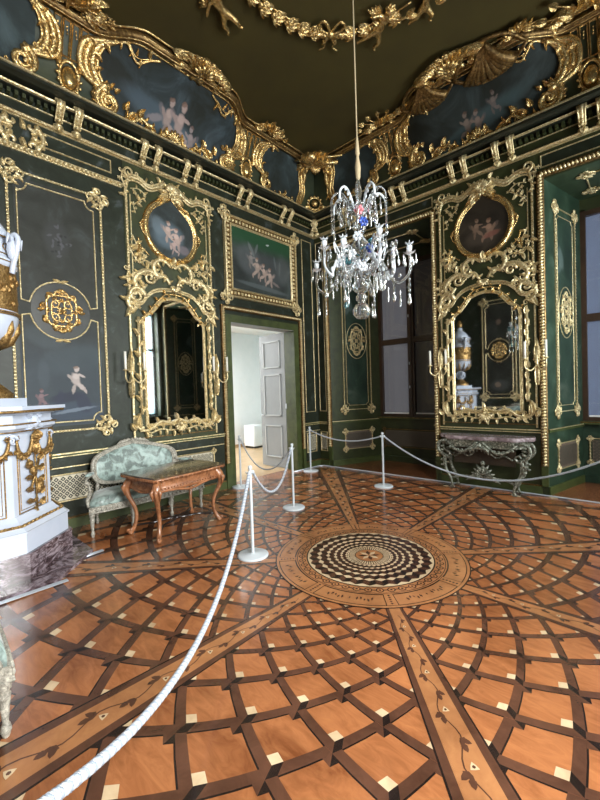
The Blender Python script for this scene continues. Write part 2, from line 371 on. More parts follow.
def rocaille(mb,pts,r0,r1,z=.02,zf=Z0,seed=1,dens=14,L=.085,both=True,rm=None):
    """carved scroll: ribbed stroke with small leaves, curls and beads along both flanks"""
    rnd=random.Random(seed); stroke(mb,pts,r0,r1,z,zf,6,rm=rm)
    P=crom(pts,6); n=len(P); Lt=sum((P[i+1]-P[i]).length for i in range(n-1)); k=max(3,int(Lt*dens*.72)); L=L*1.12
    for i in range(k):
        f=(i+.5)/k*(n-1); j=min(n-2,int(f)); p=P[j]+(P[j+1]-P[j])*(f-j); d=(P[j+1]-P[j]).normalized(); a=math.atan2(d.y,d.x)
        sd=(1 if i%2 else -1) if both else 1; l=L*(.7+.6*rnd.random()); o=(r0+r1)*.35
        x,y=p.x-d.y*sd*o,p.y+d.x*sd*o; kind=rnd.random()
        if kind<.62: leaf(mb,x,y,a+sd*(.5+.7*rnd.random()),l,l*.24,l*.25,z,zf,curl=sd*1.1,n=4,lobes=2)
        elif kind<.82: stroke(mb,spiral(x-d.y*sd*l*.35,y+d.x*sd*l*.35,l*.36,l*.08,a-sd*PI/2,1.1,8,sd),l*.12,l*.06,z+.006,zf,5,n=1,smooth=False)
        else: rosette(mb,x-d.y*sd*l*.3,y+d.x*sd*l*.3,l*.36,z,zf,5)
def rect(u0,u1,v0,v1): return [(u0,v0),(u1,v0),(u1,v1),(u0,v1)]
def round_prof(w,h): return [(-w,0),(-w*.8,h*.6),(-w*.3,h),(w*.3,h),(w*.8,h*.6),(w,0)]
def line_rect(mb,u0,u1,v0,v1,w=.008,h=.012,z=0,mi=0,notch=0):
    if notch:
        k=notch; P=[]
        for (cx,cy,a0) in ((u0,v0,PI/2),(u1,v0,PI),(u1,v1,1.5*PI),(u0,v1,0)):
            P+=[(cx+k*cos(a0-PI/2*j/4),cy+k*sin(a0-PI/2*j/4)) for j in range(5)]
    else: P=rect(u0,u1,v0,v1)
    mb.mold(P,round_prof(w,h),True,mi,z)
def lattice(mb,u0,u1,v0,v1,step,z=0,mi_bg=0,mi_d=1,mi_l=0):
    mb.box(u0,u1,v0,v1,z-.004,z,mi_bg)
    nx=max(2,round((u1-u0)/step)); ny=max(2,round((v1-v0)/step)); dx=(u1-u0)/nx; dy=(v1-v0)/ny
    for i in range(nx):
        for j in range(ny):
            for (ox,oy) in ((.5,.5),)+(((0,0),) if i and j else ()):
                cx=u0+(i+ox)*dx; cy=v0+(j+oy)*dy
                for k,mi,zz in ((.40,mi_d,.0006),(.15,mi_l,.0012)):
                    mb.poly([(cx-k*dx,cy,z+zz),(cx,cy-k*dy,z+zz),(cx+k*dx,cy,z+zz),(cx,cy+k*dy,z+zz)],mi)

# ================================================ STRUCTURE
m,nt,b=newmat('clear_pane'); nt.nodes.remove(b); tr=nd(nt,'ShaderNodeBsdfTransparent'); gl=nd(nt,'ShaderNodeBsdfGlossy'); gl.inputs['Roughness'].default_value=.03; mx=nd(nt,'ShaderNodeMixShader'); mx.inputs[0].default_value=.025
nt.links.new(tr.outputs[0],mx.inputs[1]); nt.links.new(gl.outputs[0],mx.inputs[2]); nt.links.new(mx.outputs[0],nt.nodes['Material Output'].inputs[0]); M['pane']=m
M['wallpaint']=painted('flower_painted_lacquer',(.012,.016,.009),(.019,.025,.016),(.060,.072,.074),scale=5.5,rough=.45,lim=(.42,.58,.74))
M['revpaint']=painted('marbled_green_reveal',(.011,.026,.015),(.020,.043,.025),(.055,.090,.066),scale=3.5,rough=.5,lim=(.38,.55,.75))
DO=(-2.35,-.73,2.86)   # door opening y0,y1,top
q=MB(); q.box(-.25,0,-6.85,DO[0],0,6.1); q.box(-.25,0,DO[1],0,0,6.1); q.box(-.25,0,DO[0],DO[1],DO[2],6.1)
struct(q.build('wall_left','wallpaint'))
N1=(.34,2.60,.80,2.33); N2=(4.225,6.48,4.50,6.20); NZ=4.48; ND=1.2
q=MB()
q.prism([(-.25,0),(N1[0],0),(N1[2],ND),(N1[2],1.5),(-.25,1.5)],0,6.1)
q.prism([(N1[1],0),(N2[0],0),(N2[2],ND),(N2[2],1.5),(N1[3],1.5),(N1[3],ND)],0,6.1)
q.prism([(N2[1],0),(XD+.4,0),(XD+.4,1.5),(N2[3],1.5),(N2[3],ND)],0,6.1)
for n in (N1,N2):
    q.prism([(n[0],0),(n[1],0),(n[3],ND),(n[3],1.5),(n[2],1.5),(n[2],ND)],NZ,6.1)
    q.box(n[2],n[3],ND,1.5,0,.98); q.box(n[2],n[3],ND,1.5,4.30,NZ)
struct(q.build('wall_far','green'))
q=MB(); q.box(-.25,XD+.4,YC-.25,YC,0,6.1); struct(q.build('wall_back','wallpaint'))
W3=((-1.90,-.14),(-6.05,-4.45)); q=MB()
q.box(XD,XD+.4,YC,W3[1][0],0,6.1); q.box(XD,XD+.4,W3[1][1],W3[0][0],0,6.1); q.box(XD,XD+.4,W3[0][1],0,0,6.1)
for a,b_ in W3: q.box(XD,XD+.4,a,b_,0,.95); q.box(XD,XD+.4,a,b_,4.35,6.1)
struct(q.build('wall_right','green'))
q=MB(); q.box(-.25,XD+.4,YC-.25,1.5,ZC,ZC+.1); struct(q.build('ceiling','ceil'))

# ---------------- floor with the inlaid star
CX,CY=3.325,-3.30; ROT=R(-46.5+45+.6)
fl=MB(); FM=['cherry_parquet','walnut','ebony','maple','band']; FM=['cherry','walnut','ebony','maple','band','nbase']
RECT=(0,XD,YC,0)
def clip(P):
    for ax,lim,sg in ((0,RECT[0],1),(0,RECT[1],-1),(1,RECT[2],1),(1,RECT[3],-1)):
        out=[]
        for i in range(len(P)):
            a=P[i-1]; c=P[i]; ia=(a[ax]-lim)*sg>=0; ic=(c[ax]-lim)*sg>=0
            if ia!=ic: t=(lim-a[ax])/(c[ax]-a[ax]); out.append((a[0]+(c[0]-a[0])*t,a[1]+(c[1]-a[1])*t))
            if ic: out.append(c)
        P=out
        if len(P)<3: return []
    return P
def fpoly(P,mi,z):
    P=clip(P)
    if P:
        A=sum(P[i-1][0]*P[i][1]-P[i][0]*P[i-1][1] for i in range(len(P)))
        if A<0: P=P[::-1]
        fl.poly([(x,y,z) for x,y in P],mi)
def pol(r,a): return (CX+r*cos(a+ROT),CY+r*sin(a+ROT))
fl.box(-.25,XD+.0,YC,0,-.12,0,0)
DA=R(45/7); DL=.088; L0=.708
def quad(s0,s1,t0,t1,mi,z,sec,mir,n=3):
    P=[]
    for (a,b_,c,d) in ((s0,t0,s1,t0),(s1,t0,s1,t1),(s1,t1,s0,t1),(s0,t1,s0,t0)):
        for i in range(n): P.append((a+(c-a)*i/n,b_+(d-b_)*i/n))
    X=[]
    for s,t in P:
        ph=(s-t+.5)*DA; r=math.exp(L0+(s+t)*DL)
        ph=max(0,min(R(45),ph)); r=max(r,.87)
        X.append(pol(r,(-ph if not mir else ph-R(45))+sec*R(45)))
    if len(set((round(x,4),round(y,4)) for x,y in X))<3: return
    fpoly(X,mi,z)
wv=.085; e=.028
for sec in range(8):
    for m_ in range(-1,8):
        for k in range(-12,14):
            if (m_-k)%2: continue
            s=(m_+k)//2; t=(k-m_)//2
            r=math.exp(L0+k*DL)
            if r<.75 or r>5.2: continue
            # test that cell is anywhere in the room
            x,y=pol(r,-(m_+.5)*DA+sec*R(45))
            if not(-.6<x<XD+.6 and YC-.6<y<.6): continue
            quad(s-wv,s+wv,t+wv,t+1-wv,1,.0004,sec,False); quad(s+wv,s+1-wv,t-wv,t+wv,1,.0004,sec,False)
            quad(s+wv,s+wv+e,t+wv,t+1-wv,2,.0004,sec,False,2); quad(s+wv,s+1-wv,t+wv,t+wv+e,2,.0004,sec,False,2)
            # crossing seen as a cube: light top, dark and brown sides, cast diamond outside
            quad(s-3*wv,s-wv,t-3*wv,t-wv,3,.0008,sec,False,1)
            P=[(s-wv,t-wv),(s+wv,t-wv),(s+wv,t+wv)]; Q=[(s-3*wv,t-wv),(s-wv,t-wv),(s+wv,t+wv),(s-wv,t+wv)]
            for TT,mi in ((P,1),(Q,2)):
                X=[]
                for a,b_ in TT:
                    ph=max(0,min(R(45),(a-b_+.5)*DA)); X.append(pol(max(.87,math.exp(L0+(a+b_)*DL)),-ph+sec*R(45)))
                if abs(sum(X[i-1][0]*X[i][1]-X[i][0]*X[i-1][1] for i in range(len(X))))>1e-6: fpoly(X,mi,.0008)
            for TT,mi in (([(s+wv,t+wv),(s+3*wv,t+wv),(s+3*wv,t+3*wv)],1),([(s+wv,t+wv),(s+wv,t+3*wv),(s+3*wv,t+3*wv)],2)):
                X=[]
                for a,b_ in TT:
                    ph=max(0,min(R(45),(a-b_+.5)*DA)); X.append(pol(max(.87,math.exp(L0+(a+b_)*DL)),-ph+sec*R(45)))
                if abs(sum(X[i-1][0]*X[i][1]-X[i][0]*X[i-1][1] for i in range(3)))>1e-6: fpoly(X,mi,.0008)
# radial bands with vines
def ringpoly(r0,r1,a0,a1,mi,z,n=8):
    P=[pol(r0,a0+(a1-a0)*i/n) for i in range(n+1)]+[pol(r1,a1+(a0-a1)*i/n) for i in range(n+1)]
    fpoly(P,mi,z)
def bandpt(sec,r,x):   # x across in band widths
    a=sec*R(45); wd=.052*r+.012; cx,cy=CX+r*cos(a+ROT),CY+r*sin(a+ROT); return (cx-sin(a+ROT)*x*wd,cy+cos(a+ROT)*x*wd)
for sec in range(8):
    rs=[.84,5.0]
    for x0,x1,mi in ((-1.08,1.08,2),(-1,1,1),(-.66,.66,4),(-.60,.60,3 if sec in (7,) else 4)):
        fpoly([bandpt(sec,rs[0],x0),bandpt(sec,rs[1],x0),bandpt(sec,rs[1],x1),bandpt(sec,rs[0],x1)],mi,.0012+.0003*(abs(x0)<1.05)+.0003*(abs(x0)<.9)+.0003*(abs(x0)<.63))
    fpoly([bandpt(sec,.84,-.6),bandpt(sec,5,-.6),bandpt(sec,5,.6),bandpt(sec,.84,.6)],4,.0024)
    r=.98; k=0
    while r<4.6:
        wd=.052*r+.012; a=sec*R(45)+ROT; st=wd*1.35
        P=[]
        for i in range(5):
            rr=r+st*i/4; P.append((rr,.22*sin((k+i/4)*PI)))
        fpoly([bandpt(sec,a_,b_-.03) for a_,b_ in P]+[bandpt(sec,a_,b_+.03) for a_,b_ in P[::-1]],1,.0028)
        sg=1 if k%2 else -1; c=bandpt(sec,r+st*.5,.2*-sg)
        for da,l,ox,oy in ((1.0,.50,.16,.10),(-.7,.46,.10,-.14),(0.1,.46,.34,.06)):
            A=a+(sg*-da); cx,cy=c[0]+wd*(cos(a)*ox-sin(a)*oy*sg),c[1]+wd*(sin(a)*ox+cos(a)*oy*sg); dx,dy=cos(A),sin(A); L=l*wd; ww=.14*wd
            fpoly([(cx,cy),(cx+dx*L*.35-dy*ww,cy+dy*L*.35+dx*ww),(cx+dx*L*.75-dy*ww*.7,cy+dy*L*.75+dx*ww*.7),(cx+dx*L,cy+dy*L),(cx+dx*L*.75+dy*ww*.7,cy+dy*L*.75-dx*ww*.7),(cx+dx*L*.35+dy*ww,cy+dy*L*.35-dx*ww)],1,.0032+.0002*round(ox*10))
        if k%2==1:
            c=bandpt(sec,r+st*.5,.12*sg); fpoly([(c[0]+cos(t*PI/3+a)*wd*(.20 if t%2 else .12),c[1]+sin(t*PI/3+a)*wd*(.20 if t%2 else .12)) for t in (0,1,2,3,4,5)],3,.0044); fpoly([(c[0]+cos(t*PI/3)*wd*.07,c[1]+sin(t*PI/3)*wd*.07) for t in range(6)],1,.0048)
        r+=st; k+=1
def disc(r,mi,z,n=96): fpoly([pol(r,2*PI*i/n) for i in range(n)],mi,z)
z=.0052
for r,mi in ((.895,2),(.885,4),(.862,2),(.855,4),(.712,2),(.700,4),(.69,1),(.683,4),(.60,2),(.588,3)):
    disc(r,mi,z); z+=.0003
# lettering-like flourishes of the outer ring, divided by eight bands
for sec in range(8):
    a=sec*R(45); 
    for x0,mi,zz in ((.062,2,z),(.054,4,z+.0003)): ringpoly(.705,.862,a-x0*.9,a+x0*.9,mi,zz,2)
    for j in range(5):
        c=pol(.725+.028*j,a); wd=.012; fpoly([(c[0]+wd*cos(t*PI/2+a),c[1]+wd*sin(t*PI/2+a)) for t in range(4)],1,z+.0006)
    for j in range(-6,7):
        aa=a+R(22.5)+j*R(2.1); rr=.782+.014*sin(j*1.7); w_=.010+.006*abs(sin(j*2.3)); 
        if abs(j)==1: continue
        A=aa+ROT+sin(j*3.1); c=pol(rr,aa); fpoly([(c[0]+cos(A)*w_*1.5,c[1]+sin(A)*w_*1.5),(c[0]-sin(A)*w_*.6,c[1]+cos(A)*w_*.6),(c[0]-cos(A)*w_*1.5,c[1]-sin(A)*w_*1.5),(c[0]+sin(A)*w_*.6,c[1]-cos(A)*w_*.6)],1,z)
# guilloche of linked circles
NG=44
for i in range(NG):
    a=2*PI*i/NG; c=pol(.642,a)
    for r_,mi,zz in ((.034,1,.0001),(.024,4,.0003),(.010,2,.0005)):
        fpoly([(c[0]+r_*cos(2*PI*k/10),c[1]+r_*sin(2*PI*k/10)) for k in range(10)],mi,z+zz)
    a2=a+PI/NG; fpoly([pol(.642+.006,a2-.03),pol(.642+.006,a2+.03),pol(.642-.006,a2+.03),pol(.642-.006,a2-.03)],1,z+.0006)
# tumbling blocks in a log-polar net
NB=32; da=2*PI/NB; lr=math.log(.588); 
z+=.001; rows=[]; k=0; h=da*.80; r=.588
def lp(i,l): return pol(math.exp(l),i*da)
l=lr; row=0
while math.exp(l)>.20:
    l2=l-h
    for i in range(NB):
        u=i+.5*(row%2)
        # hexagon: top (outer) light diamond left as ground, two dark faces below
        fpoly([lp(u,l-h*.0-h*.12),lp(u+.5,l-h*.45),lp(u+.5,l2-h*.35),lp(u,l2-h*.0)],2,z)
        fpoly([lp(u,l-h*.12),lp(u-.5,l-h*.45),lp(u-.5,l2-h*.35),lp(u,l2)],1,z)
    l=l2-h*.25; row+=1; h*=1.0
z+=.0003
for r,mi in ((.205,3),(.195,2),(.188,3)): disc(r,mi,z,64); z+=.0003
for i in range(48): ringpoly(.135,.185,2*PI*i/48,2*PI*(i+.45)/48,1,z,1)
for r,mi in ((.135,2),(.128,4)): disc(r,mi,z+.0003,48); z+=.0003
for i in range(8):
    a=2*PI*i/8; fpoly([pol(.01,a),pol(.06,a-.35),pol(.105,a),pol(.06,a+.35)],1 if i%2 else 3,z+.0006)
# niche floors
RECT=(-9,19,-19,9)
for n in (N1,N2):
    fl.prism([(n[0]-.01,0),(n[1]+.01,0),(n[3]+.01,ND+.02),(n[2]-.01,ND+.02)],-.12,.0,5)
    for i in range(7):
        for j in range(3):
            xx=n[2]+.1+i*.22; yy=.1+j*.4; 
            fpoly([(xx,yy),(xx+.02,yy),(xx+.24,yy+.4),(xx+.22,yy+.4)],1,.0006)
M_=[FM[i] for i in range(6)]
struct(fl.build('floor',M_))

# ---------------- room-round cornice, frieze mouldings, skirting
ring=[(0,YC),(XD,YC),(XD,0),(0,0)]
q=MB(); q.mold(ring,[(-.01,5.175),(.20,5.185),(.22,5.195),(.26,5.205),(.26,5.24),(.14,5.262),(.03,5.30)],True,0)
q.mold(ring,[(0,5.112),(.12,5.118),(.125,5.15),(0,5.158)],True,0)
struct(q.build('trim_1','black'))
q=MB()
for prof in ([(.245,5.243),(.275,5.243),(.275,5.262),(.235,5.268)],[(0,4.870),(.04,4.874),(.055,4.890),(.04,4.906),(0,4.912)],[(0,5.034),(.016,5.035),(.018,5.044),(0,5.046)],[(.118,5.122),(.148,5.126),(.155,5.140),(.14,5.150),(.118,5.152)],[(.0,4.855),(.018,4.857),(.018,4.864),(0,4.868)]):
    q.mold(ring,prof,True,0)
struct(q.build('trim_2','gold_pale'))
# skirting
SK=[(-.0,0),(.035,0),(.035,.11),(.02,.135),(0,.14)]
q=MB()
for i in range(92): q.box(.0,.08,-6.55+i*.0715,-6.55+i*.0715+.035,5.06,5.11); q.box(.05+i*.0735,.05+i*.0735+.035,-.08,0,5.06,5.11)
struct(q.build('trim_7','green'))
def seg_run(F,u0,u1,prof_boxes,name,mats,kind='structure'):
    q=MB()
    for (v0,v1,n1,mi) in prof_boxes: q.box(u0,u1,v0,v1,0,n1,mi)
    o=q.build(name,mats,mat=F(0)); o['kind']='structure'; return o
skb=[(0,.12,.035,0),(.12,.14,.022,1)]
rail=[(.885,.945,.022,0),(.925,.94,.040,1),(.892,.902,.034,1),(.755,.768,.014,1)]
railA=[(-6.6,-2.52),(-.52,0)]; railB=[(0,.26),(2.68,4.15),(6.56,XD)]
for u0,u1 in railA: seg_run(FA,u0,u1,skb,'baseboard_left',['green_trim','gold_dark']); seg_run(FA,u0,u1,rail,'trim_3',['green_trim','gold_pale'])
for u0,u1 in railB: seg_run(FB,u0,u1,skb,'baseboard_far',['green_trim','gold_dark']); seg_run(FB,u0,u1,rail[:3],'trim_4',['green_trim','gold_pale'])
seg_run(FC,-.0,XD,skb,'baseboard_back',['green_trim','gold_dark']) if False else None
q=MB(); q.box(0,XD,YC,YC+.035,0,.13); q.box(0,XD,YC,YC+.03,.89,.94,1); struct(q.build('baseboard_back',['green_trim','gold_pale']))
q=MB(); q.box(XD-.035,XD,YC,0,0,.13); q.box(XD-.03,XD,W3[1][1],W3[0][0],.89,.94,1); struct(q.build('baseboard_right',['green_trim','gold_pale']))

# ---------------- cove
V0=5.262; CVN=.13
def sm(x): x=max(0,min(1,x)); return x*x*(3-2*x)
def cove_e(d): return .42+.30*sm((1.18-abs(d))/.55)
def cove_n(d,v):
    t=max(0,min(1,(v-V0)/(6.1-V0))); return CVN+(cove_e(d)-CVN)*t**1.7
cA,cB=-3.36,3.42
def cove(F,u0,u1,c,name):
    q=MB(); nu=80; nv=10; vs=[];fs=[]
    for i in range(nu+1):
        for j in range(nv+1):
            v=V0+(6.1-V0)*j/nv; u=u0+(u1-u0)*i/nu; n=cove_n(u-c,v); uu=u
            nn=CVN+(.42-CVN)*(j/nv)**1.7
            uu=u0+nn+(u1-u0-2*nn)*i/nu; n=cove_n(uu-c,v); vs.append((uu,v,n))
    for i in range(nu):
        for j in range(nv): a=i*(nv+1)+j; fs.append((a,a+nv+1,a+nv+2,a+1))
    q.add(vs,fs,0,True); o=q.build(name,'cove',mat=F(0)); o['kind']='structure'
    # moulding that follows the ceiling edge
    q=MB(); P=[(u0+.42+(u1-u0-.84)*i/100,) for i in range(101)]
    pts=[(p[0],ZC-.035,cove_e(p[0]-c)) for p in P]
    q.tube([(a,b_-.01,n+.0) for a,b_,n in pts],.085,10,flat=.7,mi=0)
    for dn,dv,r in ((.10,.012,.016),(.03,-.075,.010),(-.075,-.045,.016),(.07,-.045,.008)): q.tube([(a,b_+dv,n+dn) for a,b_,n in pts],r,5,mi=1)
    o=q.build('trim_5',['gold_dark','gold'],mat=F(0)); o['kind']='structure'
cove(FA,YC,0,cA,'trim_6'); cove(FB,0,XD,cB,'trim_6')
cove(FC,-XD,0,-3.41,'trim_6') if False else None
def FC2(u,v=0,n=0): return frame((u+XD,YC+n,v),(-1,0,0),(0,0,1),(0,1,0))
def FD2(u,v=0,n=0): return frame((XD-n,u,v),(0,-1,0),(0,0,1),(-1,0,0))
cove(FC2,0,XD,3.41,'trim_6'); cove(FD2,0,-YC,3.3,'trim_6')

# ---------------- windows in the two niches of the far wall
def window_niche(n,name,cols,idx):
    x0,x1=n[2],n[3]; c=(x0+x1)/2
    q=MB(); y=ND+.02
    for a,b_ in ((x0,x0+.07),(x1-.07,x1),(c-.07,c+.07)): q.box(a,b_,y-.02,y+.09,.98,4.32)
    for a,b_ in ((.98,1.05),(2.56,2.68),(4.22,4.32)): q.box(x0+.05,x1-.05,y-.015,y+.08,a,b_)
    q.box(c-.02,c+.02,y-.05,y-.02,1.0,4.25)
    w_=struct(q.build(name,'winframe'))
    k=0
    for a,b_ in ((x0+.07,c-.07),(c+.07,x1-.07)):
        for z0,z1 in ((1.05,2.56),(2.68,4.22)):
            MB().box(a,b_,y+.03,y+.035,z0,z1).build('pane','pane',w_)
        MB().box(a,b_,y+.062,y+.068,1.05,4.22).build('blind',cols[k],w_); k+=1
        MB().box(a+.01,b_-.01,y+.0,y+.028,1.05,1.075).build('blind_rail','white',w_)
    q=MB(); q.box(x0-.03,x1+.03,ND-.10,ND+.005,.94,.985); q.box(x0-.03,x1+.03,ND-.11,ND-.10,.965,.98,1)
    q.build('sill',['green_trim','gold_dark'],w_)
    for zz in (1.6,2.1,3.1,3.7):
        h=MB(); h.box(c-.03,c-.015,y-.06,y-.04,zz,zz+.05); h.build('hinge','post',w_)
    return w_
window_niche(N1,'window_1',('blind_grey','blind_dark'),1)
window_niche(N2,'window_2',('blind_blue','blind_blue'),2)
for i,(a,b_) in enumerate(W3):
    q=MB(); X=XD+.25
    for p,r in ((a,a+.07),(b_-.07,b_),((a+b_)/2-.04,(a+b_)/2+.04)): q.box(X,X+.07,p,r,.95,4.35)
    for p,r in ((.95,1.02),(3.1,3.18),(4.28,4.35)): q.box(X,X+.07,a,b_,p,r)
    w_=struct(q.build('window_%d'%(i+3),'winframe')); MB().box(X+.03,X+.035,a,b_,.95,4.35).build('pane','pane',w_)

# ---------------- reveals of the niches: painted panels, gilt corners, medallion, dado
def gilt_panel(q,u0,u1,v0,v1,s=.07,lw=.012,cor=True,inner=.045):
    for u in (u0,u1): q.box(u-lw*.7,u+lw*.7,v0,v1,0,.014); gadroon(q,[(u,v0),(u,v1)],.05,.014,.014,slant=.5,seg=5,rings=3)
    for v in (v0,v1): q.box(u0,u1,v-lw*.6,v+lw*.6,0,.014)
    if cor:
        for a,sx in ((u0,-1),(u1,1)):
            for b_,sy in ((v0,-1),(v1,1)): corner_orn(q,a,b_,sx,sy,s)
def medallion(q,u,v,w,h,z=.005):
    k=min(w,h)
    for f,r in ((.40,.040),(.27,.028)): stroke(q,[(u+w*f*(1-.10*cos(4*t*PI/12))*cos(t*PI/12),v+h*f*(1-.08*cos(4*t*PI/12))*sin(t*PI/12)) for t in range(25)],r*k,None,z,n=2)
    for i in range(18):
        a=2*PI*i/18; x,y=u+w*.42*cos(a),v+h*.42*sin(a); leaf(q,x,y,math.atan2(sin(a)*h,cos(a)*w)+.5*(-1)**i,k*.17,k*.055,.015,z,n=4,lobes=2,curl=.6*(-1)**i)
        if i%3==0: rosette(q,u+w*.34*cos(a),v+h*.34*sin(a),k*.09,z,pet=5)
    for sx in (1,-1):
        for sy in (1,-1):
            stroke(q,spiral(u+sx*w*.17,v+sy*h*.16,k*.13,k*.03,PI/2*sy,1.3,12,sx*sy),k*.032,k*.02,z,smooth=False)
            stroke(q,[(u+sx*w*.04,v+sy*h*.02),(u+sx*w*.12,v+sy*h*.08),(u+sx*w*.26,v+sy*h*.05)],k*.03,k*.02,z)
    for sy in (1,-1):
        stroke(q,[(u-w*.2,v+sy*h*.36),(u-w*.1,v+sy*h*.47),(u,v+sy*h*.50),(u+w*.1,v+sy*h*.47),(u+w*.2,v+sy*h*.36)],k*.045,k*.03,z); rosette(q,u,v+sy*h*.47,k*.10,z); rosette(q,u,v+sy*h*.25,k*.08,z)
    rosette(q,u,v,k*.13,z,pet=6)
    for sx in (-1,1): leaf(q,u+sx*w*.46,v,0 if sx>0 else PI,w*.14,w*.05,.015,z)
M['revpanel']=painted('painted_reveal_panel',(.008,.020,.012),(.016,.036,.022),(.05,.07,.05),child(.30,1.9,.42,(.22,.15,.11),5,.8)+[(.3,1.55,.3,.07,0,(.06,.08,.06),.7),(.5,3.45,.09,.2,20,(.10,.14,.13),.6),(.45,3.3,.06,.1,-20,(.10,.14,.13),.5)],scale=2.2)
def reveal(p0,p1,idx,label,mat='green_reveal',paint='revpanel',lat='lattice_brown'):
    d=Vector((p1[0]-p0[0],p1[1]-p0[1],0)); L=d.length; d.normalize(); n=Vector((0,0,1)).cross(d)*-1
    # normal must look into the niche; U x V = N
    N=d.cross(Vector((0,0,1)))
    F=frame((p0[0]+N.x*.004,p0[1]+N.y*.004,0),d,(0,0,1),N)
    t=thing('reveal_panelling',label,'panelling',F)
    q=MB(); q.box(.0,L-.02,.0,NZ-.002,-.003,0); q.box(0,L,0,.12,0,.02,1); q.box(0,L,.90,.95,0,.025,1); q.build('backing',[mat,'green_trim'],t)
    q=MB(); gilt_panel(q,L*.25,L*.80,1.18,4.16,.125); line_rect(q,L*.31,L*.74,1.27,4.06,.006,.008,0,notch=.05)
    q.box(0,L,.938,.95,.02,.04); q.build('gilt_moulding','gold_pale',t)
    MB().box(L*.32,L*.73,1.28,4.05,0,.003).build('painted_panel',paint,t)
    q=MB(); medallion(q,L*.525,2.66,L*.30,.62,.008); 
    stroke(q,[(L*.525+L*.20*cos(k*PI/6),2.66+.38*sin(k*PI/6)) for k in range(13)],.008,None,.006,n=3); q.build('medallion','gold_pale',t)
    q=MB(); q.box(L*.26,L*.79,.34,.70,0,.004,0); 
    st=.035; k=0
    lattice(q,L*.28,L*.77,.36,.68,.05,.0065,0,1,0); q.build('lattice_panel',[lat,'lattice_dk'],t)
    q=MB(); gilt_panel(q,L*.25,L*.80,.33,.71,.085); q.build('dado_moulding','gold_pale',t)
    return t
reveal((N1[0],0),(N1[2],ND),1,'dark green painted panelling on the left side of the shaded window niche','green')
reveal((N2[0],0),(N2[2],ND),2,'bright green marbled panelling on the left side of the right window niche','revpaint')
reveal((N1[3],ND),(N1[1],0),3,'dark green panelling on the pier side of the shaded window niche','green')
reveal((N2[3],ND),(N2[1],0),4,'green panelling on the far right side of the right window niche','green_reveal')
# parapet panelling below the windows
def parapet(n,idx,label,mat,lat):
    F=frame((n[2],ND-.003,0),(1,0,0),(0,0,1),(0,-1,0)); L=n[3]-n[2]; t=thing('parapet_panelling',label,'panelling',F)
    q=MB(); q.box(0,L,0,.93,-.002,0); q.box(0,L,0,.12,0,.02); q.build('backing',mat,t)
    q=MB(); lattice(q,.12,L-.12,.36,.68,.055,.0055,0,1,0); q.build('lattice_panel',[lat,'lattice_dk'],t)
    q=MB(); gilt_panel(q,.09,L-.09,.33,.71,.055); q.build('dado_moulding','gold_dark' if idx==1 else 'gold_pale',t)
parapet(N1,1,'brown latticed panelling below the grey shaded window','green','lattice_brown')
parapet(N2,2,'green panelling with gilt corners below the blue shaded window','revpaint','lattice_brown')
# soffit ornaments
for n,lab in ((N1,'gilt corner ornament on the dark ceiling of the shaded niche'),(N2,'gilt corner ornament on the green ceiling of the right window niche')):
    t=thing('soffit_ornament',lab,'ornament',frame((n[0]+.0,0,NZ-.004),(1,0,0),(0,-1,0),(0,0,-1)))
    q=MB(); u0,u1=.45,n[1]-n[0]-.5
    for u in (u0,u1):
        for v in (-.3,-.9): corner_orn(q,u,v,-1 if u==u0 else 1,1 if v==-.3 else -1,.13)
        q.tube([(u,-.3,.01),(u,-.9,.01)],.012,5)
    q.tube([(u0,-.3,.01),(u1,-.3,.01)],.012,5); q.tube([(u0,-.9,.01),(u1,-.9,.01)],.012,5); q.build('gilt_frame','gold_pale',t)
    MB().box(.0,n[1]-n[0],-ND+.02,-.02,-.002,0).build('backing','green_reveal',t)

# ---------------- gilded rope frames round niches
def rope_frame(F,u0,u1,vt,v0,label,w=.085,name='rope_moulding_frame',sl=.35):
    t=thing(name,label,'moulding',F(0)); q=MB(); k=w
    P=[(u0+k/2,v0),(u0+k/2,vt-k/2),(u1-k/2,vt-k/2),(u1-k/2,v0)]
    q.mold(P[::-1],[(-k/2,0),(-k/2,.05),(-k*.38,.055),(-k*.3,.03),(k*.3,.03),(k*.38,.05),(k/2,.04),(k/2,0)],False,1)  # dark base paints the shade between the pale beads
    gadroon(q,P,.044,k*.44,.045,slant=sl,seg=6,rings=4); q.build('gadrooned_moulding',['gold_pale','gold_dark'],t)
    q=MB()
    for u in (u0,u1-k): q.box(u,u+k,.13,v0,0,.045)
    q.build('plinth_block','green_trim',t); return t
rope_frame(FB,.265,2.675,4.575,.42,'gilt rope moulding around the dark shaded window niche')
rope_frame(FB,4.15,6.555,4.575,.42,'gilt rope moulding around the right green window niche')

